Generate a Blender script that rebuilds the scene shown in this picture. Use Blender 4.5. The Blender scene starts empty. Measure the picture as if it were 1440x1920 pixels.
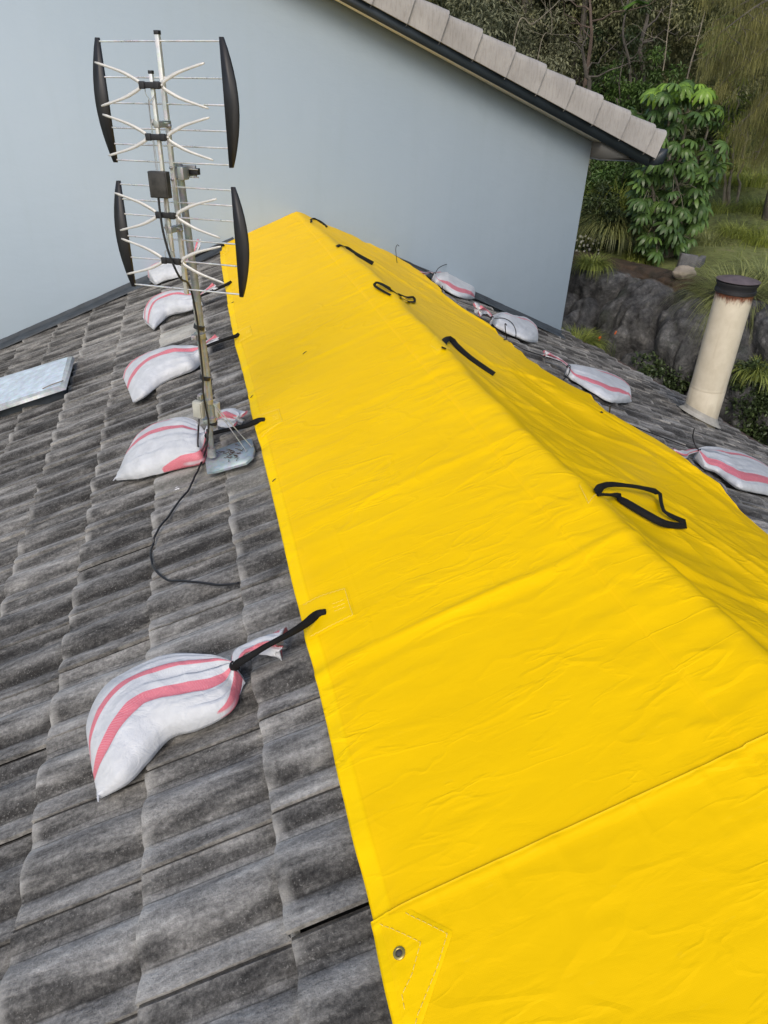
import bpy, math, random
import numpy as np
from mathutils import Vector, Matrix, Euler
from mathutils.bvhtree import BVHTree
random.seed(7); RNG = np.random.default_rng(7)
S = bpy.context.scene; COL = S.collection
R = math.radians

# ------------------------------------------------------------------ camera
cam_d = bpy.data.cameras.new('camera'); cam = bpy.data.objects.new('camera', cam_d); COL.objects.link(cam)
CAM = Vector((-.9975, 0, 1.1479)); F = 1382.84
cam.location = CAM; cam.rotation_euler = (1.0342, -.0429, -.2443)
cam_d.sensor_fit = 'VERTICAL'; cam_d.sensor_height = 24; cam_d.lens = 24*F/1920
cam_d.clip_start = .05; cam_d.clip_end = 400
S.camera = cam
CR = Euler((1.0342, -.0429, -.2443)).to_matrix()

# ------------------------------------------------------------------ world + sun
SUN_EL, SUN_AZ = R(42), R(206)       # azimuth clockwise from +Y : low on the left, a little ahead of the camera
w = bpy.data.worlds.new('World'); S.world = w; w.use_nodes = True
nt = w.node_tree; nt.nodes.clear()
sky = nt.nodes.new('ShaderNodeTexSky'); sky.sky_type = 'NISHITA'; sky.sun_disc = False
sky.sun_elevation = SUN_EL; sky.sun_rotation = SUN_AZ; sky.air_density = 1.0; sky.dust_density = 2.2; sky.ozone_density = 1.0
bg = nt.nodes.new('ShaderNodeBackground'); bg.inputs[1].default_value = .15
wo = nt.nodes.new('ShaderNodeOutputWorld'); nt.links.new(sky.outputs[0], bg.inputs[0]); nt.links.new(bg.outputs[0], wo.inputs[0])
sd = bpy.data.lights.new('sun', 'SUN'); sd.energy = 1.15; sd.angle = R(26); sd.color = (1, .91, .78)
so = bpy.data.objects.new('sun', sd); COL.objects.link(so)
sv = Vector((math.sin(SUN_AZ)*math.cos(SUN_EL), math.cos(SUN_AZ)*math.cos(SUN_EL), math.sin(SUN_EL)))
so.rotation_euler = sv.to_track_quat('Z', 'Y').to_euler(); so.location = (0, 0, 30)
S.view_settings.view_transform = 'Standard'; S.view_settings.look = 'None'
S.view_settings.exposure = 0.40; S.view_settings.gamma = 1.0
S.cycles.max_bounces = 6; S.cycles.diffuse_bounces = 3; S.cycles.transparent_max_bounces = 6
S.cycles.use_denoising = True

# ------------------------------------------------------------------ helpers
PL, PR, D = .3934, .4026, 7.1125          # left / right roof pitch, distance of the gable wall
NL = Vector((-math.sin(PL), 0, math.cos(PL))); NR = Vector((math.sin(PR), 0, math.cos(PR)))
def PLp(s, y, h=0): return Vector((-s*math.cos(PL), y, -s*math.sin(PL))) + NL*h
def PRp(s, y, h=0): return Vector((s*math.cos(PR), y, -s*math.sin(PR))) + NR*h
def ray(px, py): return CR @ Vector(((px-720)/F, -(py-960)/F, -1))
def onplane(px, py, n, p0):
    d = ray(px, py); return CAM + d*((p0-CAM).dot(n)/d.dot(n))
def L(px, py, h=0): return onplane(px, py, NL, NL*h)
def Rr(px, py, h=0): return onplane(px, py, NR, NR*h)
def aty(px, py, y): d = ray(px, py); return CAM + d*(y/d.y)

def lin(c):
    return tuple(((x/255)/12.92 if x/255 <= .04045 else (((x/255)+.055)/1.055)**2.4) for x in c)

def tag(o, label=None, cat=None, group=None, kind=None):
    if label: o['label'] = label
    if cat: o['category'] = cat
    if group: o['group'] = group
    if kind: o['kind'] = kind
    return o
def empty(name, loc, label, cat, group=None):
    o = bpy.data.objects.new(name, None); COL.objects.link(o); o.location = loc; o.empty_display_size = .1
    bpy.context.view_layer.update()
    return tag(o, label, cat, group)
def mesh_np(name, V, Fc, mat, parent=None, smooth=False, uv=None, attrs=None, mats=None, midx=None):
    """V (n,3) world coordinates; Fc (m,3|4) array or list of them"""
    V = np.asarray(V, np.float32).reshape(-1, 3)
    Fs = Fc if isinstance(Fc, list) else [Fc]
    Fs = [np.asarray(f, np.int32) for f in Fs if len(f)]
    me = bpy.data.meshes.new(name)
    lt = np.concatenate([np.full(len(f), f.shape[1], np.int32) for f in Fs]); li = np.concatenate([f.ravel() for f in Fs])
    if parent is not None:
        V = V - np.array(root_loc(parent), np.float32)
    me.vertices.add(len(V)); me.vertices.foreach_set('co', V.ravel())
    me.loops.add(len(li)); me.loops.foreach_set('vertex_index', li)
    me.polygons.add(len(lt)); ls = np.concatenate([[0], np.cumsum(lt)[:-1]]).astype(np.int32)
    me.polygons.foreach_set('loop_start', ls); me.polygons.foreach_set('loop_total', lt)
    if smooth: me.polygons.foreach_set('use_smooth', np.ones(len(lt), bool))
    if uv is not None:
        ul = me.uv_layers.new(name='UVMap'); ul.data.foreach_set('uv', np.asarray(uv, np.float32)[li].ravel())
    if attrs:
        for k, a in attrs.items():
            at = me.attributes.new(k, 'FLOAT', 'POINT'); at.data.foreach_set('value', np.asarray(a, np.float32))
    me.update(calc_edges=True); me.validate()
    for m_ in (mats or [mat]): me.materials.append(m_)
    if midx is not None: me.polygons.foreach_set('material_index', np.asarray(midx, np.int32))
    o = bpy.data.objects.new(name, me); COL.objects.link(o)
    if parent is not None:
        o.parent = parent
    return o
def root_loc(p):
    v = Vector(p.location)
    while p.parent: p = p.parent; v = v+Vector(p.location)
    return v
def grid_faces(nu, nv, wrap_v=False, base=0):
    i = np.arange(nu-1)[:, None]; j = np.arange(nv if wrap_v else nv-1)[None, :]
    j2 = (j+1) % nv
    return (np.stack([i*nv+j, i*nv+j2, (i+1)*nv+j2, (i+1)*nv+j], -1).reshape(-1, 4)+base)

class MB:
    def __init__(s): s.V = []; s.Q = []; s.T = []; s.n = 0
    def add(s, V, Q=None, T=None):
        V = np.asarray([tuple(v) for v in V], float) if not isinstance(V, np.ndarray) else V
        if Q is not None and len(Q): s.Q.append(np.asarray(Q)+s.n)
        if T is not None and len(T): s.T.append(np.asarray(T)+s.n)
        s.V.append(V); s.n += len(V); return s
    def box(s, c, ax, hs, bev=0):
        """c centre, ax three axis vectors, hs half sizes; bevelled"""
        c = np.array(c, float); A = [np.array(a, float) for a in ax]
        if bev <= 0:
            V = [c+A[0]*hs[0]*x+A[1]*hs[1]*y+A[2]*hs[2]*z for x in (-1, 1) for y in (-1, 1) for z in (-1, 1)]
            return s.add(V, [(0, 1, 3, 2), (4, 6, 7, 5), (0, 4, 5, 1), (2, 3, 7, 6), (0, 2, 6, 4), (1, 5, 7, 3)])
        import bmesh
        bm = bmesh.new(); bmesh.ops.create_cube(bm, size=1)
        for v in bm.verts: v.co = Vector((v.co.x*2*hs[0], v.co.y*2*hs[1], v.co.z*2*hs[2]))
        bmesh.ops.bevel(bm, geom=list(bm.edges), offset=bev, segments=2, affect='EDGES', profile=.6)
        V = [c+A[0]*v.co.x+A[1]*v.co.y+A[2]*v.co.z for v in bm.verts]; bm.verts.index_update()
        Q = [tuple(v.index for v in f.verts) for f in bm.faces if len(f.verts) == 4]; T = [tuple(v.index for v in f.verts) for f in bm.faces if len(f.verts) == 3]
        bm.free(); return s.add(V, Q, T)
    def tube(s, P, r, n=8, cap=True, flat=1.0):
        P = [Vector(p) for p in P]; m = len(P); r = r if hasattr(r, '__len__') else [r]*m
        t0 = (P[1]-P[0]).normalized(); ref = Vector((0, 0, 1)) if abs(t0.z) < .9 else Vector((1, 0, 0))
        u = t0.cross(ref).normalized(); V = []
        for i in range(m):
            t = (P[min(i+1, m-1)]-P[max(i-1, 0)]).normalized(); u = (u-t*u.dot(t)).normalized(); v = t.cross(u)
            for k in range(n):
                a = 2*math.pi*k/n; V.append(P[i]+(u*math.cos(a)+v*math.sin(a)*flat)*r[i])
        Q = grid_faces(m, n, True); T = []
        if cap:
            V += [P[0], P[-1]]; a, b = m*n, m*n+1
            T = [(a, (k+1) % n, k) for k in range(n)]+[(b, (m-1)*n+k, (m-1)*n+(k+1) % n) for k in range(n)]
        return s.add(V, Q, T)
    def ribbon(s, P, wd, N, th=.0025):
        """flat webbing band along P, N = facing normals"""
        P = [Vector(p) for p in P]; m = len(P); wd = wd if hasattr(wd, '__len__') else [wd]*m; V = []
        N = N if isinstance(N, list) else [N]*m
        for i in range(m):
            t = (P[min(i+1, m-1)]-P[max(i-1, 0)]).normalized(); n = (N[i]-t*N[i].dot(t)).normalized(); b = t.cross(n)
            for a, c in ((-1, -1), (1, -1), (1, 1), (-1, 1)): V.append(P[i]+b*a*wd[i]/2+n*c*th/2)
        return s.add(V, list(grid_faces(m, 4, True))+[(3, 2, 1, 0), tuple((m-1)*4+k for k in range(4))])
    def prism(s, pts, ext):
        n = len(pts); ext = Vector(ext); V = [Vector(p) for p in pts]+[Vector(p)+ext for p in pts]
        Q = [(i, (i+1) % n, n+(i+1) % n, n+i) for i in range(n)]
        c = sum((Vector(p) for p in pts), Vector())/n; V += [c, c+ext]
        T = [(2*n, (i+1) % n, i) for i in range(n)]+[(2*n+1, n+i, n+(i+1) % n) for i in range(n)]
        return s.add(V, Q, T)
    def build(s, name, mat, parent=None, smooth=False):
        V = np.concatenate([np.asarray(v, float).reshape(-1, 3) for v in s.V])
        Fc = []
        if s.Q: Fc.append(np.concatenate(s.Q))
        if s.T: Fc.append(np.concatenate(s.T))
        o = mesh_np(name, V, Fc, mat, parent, smooth)
        if smooth:
            try:
                o.data.set_sharp_from_angle(angle=R(40))
            except Exception: pass
        return o

def spline(P, n=8, closed=False):
    """Catmull-Rom through points"""
    P = [Vector(p) for p in P]; out = []
    for i in range(len(P)-1):
        a, b, c, d = P[max(i-1, 0)], P[i], P[i+1], P[min(i+2, len(P)-1)]
        for k in range(n):
            t = k/n; out.append(.5*((2*b)+(c-a)*t+(2*a-5*b+4*c-d)*t*t+(3*b-a-3*c+d)*t**3))
    out.append(P[-1]); return out
def resample(P, n):
    P = [Vector(p) for p in P]; d = [0]
    for i in range(1, len(P)): d.append(d[-1]+(P[i]-P[i-1]).length)
    out = []; j = 0
    for k in range(n):
        t = d[-1]*k/(n-1)
        while j < len(P)-2 and d[j+1] < t: j += 1
        f = (t-d[j])/max(d[j+1]-d[j], 1e-9); out.append(P[j].lerp(P[j+1], min(max(f, 0), 1)))
    return out
# numpy value noise
def _hash(ix, iy, seed):
    h = (ix.astype(np.int64)*374761393+iy.astype(np.int64)*668265263+seed*974634777) & 0x7fffffff
    h = ((h ^ (h >> 13))*1274126177) & 0x7fffffff
    return ((h ^ (h >> 16)) & 0xffff)/65535.
def vnoise(x, y, seed=0):
    ix = np.floor(x); iy = np.floor(y); fx = x-ix; fy = y-iy
    fx = fx*fx*fx*(fx*(fx*6-15)+10); fy = fy*fy*fy*(fy*(fy*6-15)+10)
    a = _hash(ix, iy, seed); b = _hash(ix+1, iy, seed); c = _hash(ix, iy+1, seed); d = _hash(ix+1, iy+1, seed)
    return (a*(1-fx)+b*fx)*(1-fy)+(c*(1-fx)+d*fx)*fy - .5
def fbm(x, y, seed=0, o=4):
    s = 0; a = 1
    for k in range(o): s = s+a*vnoise(x*2**k+k*17.3, y*2**k+k*9.1, seed+k); a *= .5
    return s
def ridged(x, y, seed=0, o=3):
    s = 0; a = 1
    for k in range(o): s = s+a*(.5-np.abs(vnoise(x*2**k+k*5.3, y*2**k+k*3.7, seed+k))*2); a *= .5
    return s

# ------------------------------------------------------------------ materials
def newmat(name):
    m = bpy.data.materials.new(name); m.use_nodes = True; nt = m.node_tree
    return m, nt, nt.nodes['Principled BSDF']
def N(nt, t, **kw):
    n = nt.nodes.new(t)
    for k, v in kw.items():
        if k in n.inputs: n.inputs[k].default_value = v
        else: setattr(n, k, v)
    return n
def ramp(nt, fac, stops):
    r = nt.nodes.new('ShaderNodeValToRGB'); nt.links.new(fac, r.inputs[0])
    e = r.color_ramp.elements
    while len(e) < len(stops): e.new(.5)
    for el, (p, c) in zip(e, stops): el.position = p; el.color = (*c, 1) if len(c) == 3 else c
    return r.outputs[0]
def mix(nt, a, b, fac, mode='MIX'):
    n = nt.nodes.new('ShaderNodeMix'); n.data_type = 'RGBA'; n.blend_type = mode
    for s_, v in ((6, a), (7, b), (0, fac)):
        if hasattr(v, 'links'): nt.links.new(v, n.inputs[s_])
        elif isinstance(v, (int, float)): n.inputs[s_].default_value = v
        else: n.inputs[s_].default_value = (*v, 1)
    return n.outputs[2]
def math_(nt, op, a, b=0.):
    n = nt.nodes.new('ShaderNodeMath'); n.operation = op
    for i, v in enumerate((a, b)):
        if hasattr(v, 'links'): nt.links.new(v, n.inputs[i])
        else: n.inputs[i].default_value = v
    return n.outputs[0]
def coords(nt, scale=(1, 1, 1), rot=(0, 0, 0), kind='Object'):
    tc = nt.nodes.new('ShaderNodeTexCoord'); mp = nt.nodes.new('ShaderNodeMapping')
    mp.inputs['Scale'].default_value = scale; mp.inputs['Rotation'].default_value = rot
    nt.links.new(tc.outputs[kind], mp.inputs[0]); return mp.outputs[0]
def noise(nt, vec, scale, detail=4, rough=.55, dist=0):
    n = nt.nodes.new('ShaderNodeTexNoise'); n.inputs['Scale'].default_value = scale; n.inputs['Detail'].default_value = detail
    n.inputs['Roughness'].default_value = rough; n.inputs['Distortion'].default_value = dist; nt.links.new(vec, n.inputs[0]); return n.outputs[0]
def bump(nt, h, strength, dist, nrm=None):
    b = nt.nodes.new('ShaderNodeBump'); b.inputs['Strength'].default_value = strength; b.inputs['Distance'].default_value = dist
    nt.links.new(h, b.inputs['Height'])
    if nrm: nt.links.new(nrm, b.inputs['Normal'])
    return b.outputs[0]
def attr(nt, name):
    a = nt.nodes.new('ShaderNodeAttribute'); a.attribute_name = name; return a.outputs['Fac']
def simple(name, c, rough=.6, metal=0, var=.15, scale=8, bmp=0, spec=.5):
    m, nt, b = newmat(name); v = coords(nt); n = noise(nt, v, scale)
    col = ramp(nt, n, [(.25, tuple(x*(1-var) for x in c)), (.75, tuple(min(1, x*(1+var)) for x in c))])
    nt.links.new(col, b.inputs['Base Color']); b.inputs['Roughness'].default_value = rough; b.inputs['Metallic'].default_value = metal
    b.inputs['Specular IOR Level'].default_value = spec
    if bmp: nt.links.new(bump(nt, noise(nt, v, scale*6), bmp, .003), b.inputs['Normal'])
    return m

def mat_tiles():
    m, nt, b = newmat('concrete_tile')
    v = coords(nt); vs = coords(nt, (2.2, 9, 2.2))
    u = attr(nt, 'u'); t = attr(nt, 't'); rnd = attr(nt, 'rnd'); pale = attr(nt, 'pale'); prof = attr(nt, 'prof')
    big = noise(nt, v, 1.1, 3); mid = noise(nt, vs, 2.2, 4, .6, .2); fine = noise(nt, v, 75, 7, .78); sp = noise(nt, v, 170, 2, .6)
    k = math_(nt, 'ADD', math_(nt, 'MULTIPLY', mid, .55), math_(nt, 'MULTIPLY', fine, .45))
    k = math_(nt, 'ADD', k, math_(nt, 'MULTIPLY', math_(nt, 'SUBTRACT', rnd, .5), .10))
    k = math_(nt, 'ADD', k, math_(nt, 'MULTIPLY', math_(nt, 'SUBTRACT', big, .5), .22))
    # roll shading and black algae painted in: near sides darker, far sides lighter
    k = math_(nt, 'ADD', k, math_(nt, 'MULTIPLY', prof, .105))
    col = ramp(nt, k, [(.315, (.026, .025, .024)), (.41, (.082, .079, .074)), (.49, (.172, .165, .153)), (.59, (.32, .308, .285)), (.72, (.55, .53, .49))])
    # black algae plus painted shade along the foot of each roll, and ragged damp patches
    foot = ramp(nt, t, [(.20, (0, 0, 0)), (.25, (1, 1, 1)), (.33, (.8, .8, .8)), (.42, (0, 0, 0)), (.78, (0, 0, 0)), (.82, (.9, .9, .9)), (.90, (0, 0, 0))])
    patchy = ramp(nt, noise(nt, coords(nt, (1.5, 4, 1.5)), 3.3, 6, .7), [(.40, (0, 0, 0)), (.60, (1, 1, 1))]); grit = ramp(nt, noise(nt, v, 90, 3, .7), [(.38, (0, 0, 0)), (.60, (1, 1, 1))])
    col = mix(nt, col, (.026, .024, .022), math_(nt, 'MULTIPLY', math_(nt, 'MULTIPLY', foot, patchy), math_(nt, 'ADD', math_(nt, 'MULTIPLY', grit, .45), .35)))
    crease_shade = ramp(nt, t, [(.212, (0, 0, 0)), (.224, (1, 1, 1)), (.238, (0, 0, 0)), (.712, (0, 0, 0)), (.722, (1, 1, 1)), (.735, (0, 0, 0)), (.79, (0, 0, 0)), (.80, (.7, .7, .7)), (.81, (0, 0, 0))])  # crease shade drawn as thin dark lines where rolls meet pans
    col = mix(nt, col, (.02, .019, .017), math_(nt, 'MULTIPLY', crease_shade, .75))
    damp = ramp(nt, noise(nt, coords(nt, (1.2, 3, 1.2)), 4.6, 7, .72, .3), [(.54, (0, 0, 0)), (.66, (1, 1, 1))]); col = mix(nt, col, (.040, .038, .035), math_(nt, 'MULTIPLY', damp, .38))
    wash = ramp(nt, noise(nt, coords(nt, (1.4, 4.5, 1.4), (0, 0, .1)), 3.9, 7, .75, .2), [(.56, (0, 0, 0)), (.70, (1, 1, 1))]); col = mix(nt, col, (.36, .345, .315), math_(nt, 'MULTIPLY', wash, .5))
    # pale lichen specks
    s1 = ramp(nt, sp, [(.60, (0, 0, 0)), (.69, (1, 1, 1))])
    col = mix(nt, col, (.40, .39, .36), math_(nt, 'MULTIPLY', s1, math_(nt, 'MULTIPLY', patchy, .40)))
    # worn, washed lower lip of each tile
    lip = math_(nt, 'MULTIPLY', ramp(nt, u, [(.90, (0, 0, 0)), (.985, (1, 1, 1))]), ramp(nt, noise(nt, v, 9, 4), [(.42, (0, 0, 0)), (.62, (1, 1, 1))]))
    col = mix(nt, col, (.47, .455, .42), math_(nt, 'MULTIPLY', lip, .6))
    # dirt line in the interlock
    il = ramp(nt, t, [(.965, (0, 0, 0)), (.985, (1, 1, 1))])
    col = mix(nt, col, (.018, .017, .015), math_(nt, 'MULTIPLY', il, .8))
    # newer, paler replacement tiles
    pc = ramp(nt, k, [(.30, (.24, .235, .21)), (.45, (.42, .41, .37)), (.7, (.58, .565, .51))])
    col = mix(nt, col, pc, pale)
    nt.links.new(col, b.inputs['Base Color']); b.inputs['Roughness'].default_value = .9; b.inputs['Specular IOR Level'].default_value = .2
    h = math_(nt, 'ADD', math_(nt, 'MULTIPLY', fine, .6), math_(nt, 'MULTIPLY', sp, .3))
    h = math_(nt, 'ADD', h, math_(nt, 'MULTIPLY', mid, .8))
    nt.links.new(bump(nt, h, .9, .007), b.inputs['Normal'])
    return m
def mat_tarp():
    m, nt, b = newmat('yellow_pvc')
    v = coords(nt); wr = coords(nt, (1, 2.2, 1), (0, 0, R(20)))
    n = noise(nt, v, 2.5, 4, .6); hem = attr(nt, 'hem')
    col = ramp(nt, n, [(.3, (.83, .51, .0)), (.7, (.875, .545, .0))])
    col = mix(nt, col, (.90, .585, .0), hem)
    scuff = ramp(nt, noise(nt, coords(nt, (3, 14, 3), (0, 0, R(-30))), 6, 5, .7), [(.63, (0, 0, 0)), (.72, (1, 1, 1))])
    col = mix(nt, col, (.82, .58, .04), math_(nt, 'MULTIPLY', scuff, .15))
    nt.links.new(col, b.inputs['Base Color'])
    b.inputs['Roughness'].default_value = .46; b.inputs['Specular IOR Level'].default_value = .10
    w1 = noise(nt, wr, 7, 4, .5, .7); w2 = noise(nt, v, 26, 3, .5, .4)
    wv = nt.nodes.new('ShaderNodeTexWave'); wv.inputs['Scale'].default_value = 110; wv.bands_direction = 'Y'; nt.links.new(v, wv.inputs[0])
    wv2 = nt.nodes.new('ShaderNodeTexWave'); wv2.inputs['Scale'].default_value = 110; wv2.bands_direction = 'X'; nt.links.new(v, wv2.inputs[0])
    weave = math_(nt, 'MULTIPLY', math_(nt, 'ADD', wv.outputs['Fac'], wv2.outputs['Fac']), .5)
    # sharp creases: long curved ridge lines plus a crumple of flat facets, both patchy
    def lines(vec, sc, width, dist, det=2):
        x = math_(nt, 'ABSOLUTE', math_(nt, 'SUBTRACT', noise(nt, vec, sc, det, .5, dist), .5))
        return math_(nt, 'MAXIMUM', math_(nt, 'SUBTRACT', 1.0, math_(nt, 'MULTIPLY', x, width)), 0)
    def facets(vec, sc):
        wn = nt.nodes.new('ShaderNodeTexNoise'); wn.inputs['Scale'].default_value = sc*.8; wn.inputs['Detail'].default_value = 3; nt.links.new(vec, wn.inputs[0])
        va = nt.nodes.new('ShaderNodeVectorMath'); va.operation = 'MULTIPLY_ADD'; nt.links.new(wn.outputs['Color'], va.inputs[0]); va.inputs[1].default_value = (.22/sc*4, .22/sc*4, .22/sc*4); nt.links.new(vec, va.inputs[2])
        vo = nt.nodes.new('ShaderNodeTexVoronoi'); vo.inputs['Scale'].default_value = sc; nt.links.new(va.outputs[0], vo.inputs[0]); return vo.outputs['Distance']
    va_ = coords(nt, (1, 1.9, 1), (0, 0, R(24))); vb_ = coords(nt, (.8, 2.6, .8), (0, 0, R(-14)))
    mk = ramp(nt, noise(nt, v, 1.7, 2), [(.40, (.12, .12, .12)), (.62, (1, 1, 1))]); mk2 = ramp(nt, noise(nt, v, 2.3, 2), [(.42, (.15, .15, .15)), (.60, (1, 1, 1))])
    l1 = math_(nt, 'MULTIPLY', lines(va_, 2.6, 26, .35), mk); l2 = math_(nt, 'MULTIPLY', lines(vb_, 4.6, 24, .5, 3), mk2)
    fc = math_(nt, 'MULTIPLY', facets(va_, 5.0), mk); fc2 = math_(nt, 'MULTIPLY', facets(vb_, 13.0), mk2)
    b0 = bump(nt, w1, .20, .010); b1 = bump(nt, l1, .55, .0035, b0); b2 = bump(nt, l2, .5, .0022, b1); b3 = bump(nt, fc, .34, .008, b2); b3 = bump(nt, fc2, .15, .003, b3)
    b4 = bump(nt, weave, .06, .0008, b3)
    nt.links.new(b4, b.inputs['Normal'])
    return m
def mat_bag():
    m, nt, b = newmat('woven_sack')
    tc = nt.nodes.new('ShaderNodeTexCoord'); sep = nt.nodes.new('ShaderNodeSeparateXYZ'); nt.links.new(tc.outputs['UV'], sep.inputs[0])
    stripe = attr(nt, 'stripe')
    v = coords(nt); n = noise(nt, v, 14, 4)
    white = ramp(nt, n, [(.3, (.47, .485, .505)), (.7, (.58, .595, .615))])
    # fine woven check that lets the white through
    mp = nt.nodes.new('ShaderNodeMapping'); mp.inputs['Scale'].default_value = (340, 260, 1); nt.links.new(tc.outputs['UV'], mp.inputs[0])
    ck = nt.nodes.new('ShaderNodeTexChecker'); ck.inputs['Scale'].default_value = 1.0; nt.links.new(mp.outputs[0], ck.inputs[0])
    pink = mix(nt, (.56, .085, .12), (.62, .27, .31), ck.outputs['Fac'])
    ed = ramp(nt, stripe, [(.45, (0, 0, 0)), (.55, (1, 1, 1))])
    nt.links.new(mix(nt, white, pink, ed), b.inputs['Base Color'])
    b.inputs['Roughness'].default_value = .5; b.inputs['Specular IOR Level'].default_value = .35
    b.inputs['Subsurface Weight'].default_value = 0
    fold = noise(nt, v, 22, 4, .6, .8)
    b1 = bump(nt, fold, .5, .012); b2 = bump(nt, ck.outputs['Fac'], .12, .001, b1); nt.links.new(b2, b.inputs['Normal'])
    return m
def mat_render():
    m, nt, b = newmat('painted_render')
    v = coords(nt); n = noise(nt, coords(nt, (1, 1, .5)), .7, 4, .55); st = noise(nt, coords(nt, (3.5, 1, .35)), 2.2, 5, .6)
    col = ramp(nt, n, [(.3, (.325, .392, .445)), (.7, (.352, .415, .465))])
    col = mix(nt, col, (.31, .37, .405), math_(nt, 'MULTIPLY', ramp(nt, st, [(.50, (0, 0, 0)), (.72, (1, 1, 1))]), .28))
    nt.links.new(col, b.inputs['Base Color']); b.inputs['Roughness'].default_value = .6; b.inputs['Specular IOR Level'].default_value = .3
    b1 = bump(nt, noise(nt, coords(nt, (1, 1, 2.2)), 4, 5), .22, .02); nt.links.new(bump(nt, noise(nt, v, 140, 3), .2, .001, b1), b.inputs['Normal'])
    return m
def mat_verge():
    m, nt, b = newmat('verge_tile')
    v = coords(nt); st = noise(nt, coords(nt, (16, 4, 2.5)), 4, 5, .7); n = noise(nt, v, 5, 4); f = noise(nt, v, 80, 3)
    col = ramp(nt, n, [(.3, (.265, .252, .242)), (.7, (.35, .335, .32))])
    col = mix(nt, col, (.16, .14, .125), math_(nt, 'MULTIPLY', ramp(nt, st, [(.48, (0, 0, 0)), (.68, (1, 1, 1))]), .42))
    nt.links.new(col, b.inputs['Base Color']); b.inputs['Roughness'].default_value = .85
    nt.links.new(bump(nt, math_(nt, 'ADD', f, st), .4, .004), b.inputs['Normal']); return m
def mat_rock():
    m, nt, b = newmat('dark_rock')
    v = coords(nt); n = noise(nt, v, 4.5, 10, .78, .15); big = noise(nt, v, .7, 3)
    col = ramp(nt, n, [(.34, (.012, .012, .012)), (.43, (.048, .048, .049)), (.55, (.115, .115, .113)), (.68, (.27, .265, .255))])
    up = nt.nodes.new('ShaderNodeNewGeometry'); sp = nt.nodes.new('ShaderNodeSeparateXYZ'); nt.links.new(up.outputs['Normal'], sp.inputs[0])
    d = attr(nt, 'soil'); earth = ramp(nt, noise(nt, v, 6, 6, .7), [(.35, (.03, .024, .014)), (.6, (.085, .055, .034)), (.8, (.13, .10, .07))])
    moss = ramp(nt, noise(nt, v, 1.6, 5, .7), [(.56, (0, 0, 0)), (.66, (1, 1, 1))])
    col = mix(nt, col, (.022, .032, .012), math_(nt, 'MULTIPLY', moss, .55))
    col = mix(nt, col, earth, ramp(nt, math_(nt, 'ADD', d, math_(nt, 'MULTIPLY', math_(nt, 'SUBTRACT', noise(nt, v, 3, 5, .7), .5), 1.0)), [(.42, (0, 0, 0)), (.6, (1, 1, 1))]))
    nt.links.new(col, b.inputs['Base Color']); b.inputs['Roughness'].default_value = .8
    nt.links.new(bump(nt, noise(nt, v, 5, 9, .72, .3), 1.0, .12), b.inputs['Normal']); return m
def mat_ground():
    m, nt, b = newmat('hillside_soil')
    v = coords(nt); n = noise(nt, v, .9, 6, .7); f = noise(nt, v, 9, 6, .75)
    k = math_(nt, 'ADD', math_(nt, 'MULTIPLY', n, .5), math_(nt, 'MULTIPLY', f, .5))
    col = ramp(nt, k, [(.36, (.06, .065, .02)), (.47, (.12, .14, .04)), (.55, (.18, .21, .06)), (.66, (.23, .20, .11))])
    nt.links.new(col, b.inputs['Base Color']); b.inputs['Roughness'].default_value = .95
    nt.links.new(bump(nt, f, .8, .08), b.inputs['Normal']); return m
def mat_leaf(name, c, var=.45, rough=.45, trans=.25, spec=.35):
    m, nt, b = newmat(name); r = attr(nt, 'rnd')
    lo = tuple(x*(1-var) for x in c); hi = (min(1, c[0]*(1+var*1.25)), min(1, c[1]*(1+var)), c[2]*(1+var*.6))
    col = ramp(nt, r, [(0, lo), (.6, c), (1, hi)])
    nt.links.new(col, b.inputs['Base Color']); b.inputs['Roughness'].default_value = rough; b.inputs['Specular IOR Level'].default_value = spec
    if trans:
        tr = nt.nodes.new('ShaderNodeBsdfTranslucent'); nt.links.new(col, tr.inputs[0]); ms = nt.nodes.new('ShaderNodeMixShader'); ms.inputs[0].default_value = trans
        out = nt.nodes['Material Output']; nt.links.new(b.outputs[0], ms.inputs[1]); nt.links.new(tr.outputs[0], ms.inputs[2]); nt.links.new(ms.outputs[0], out.inputs[0])
    return m
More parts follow.
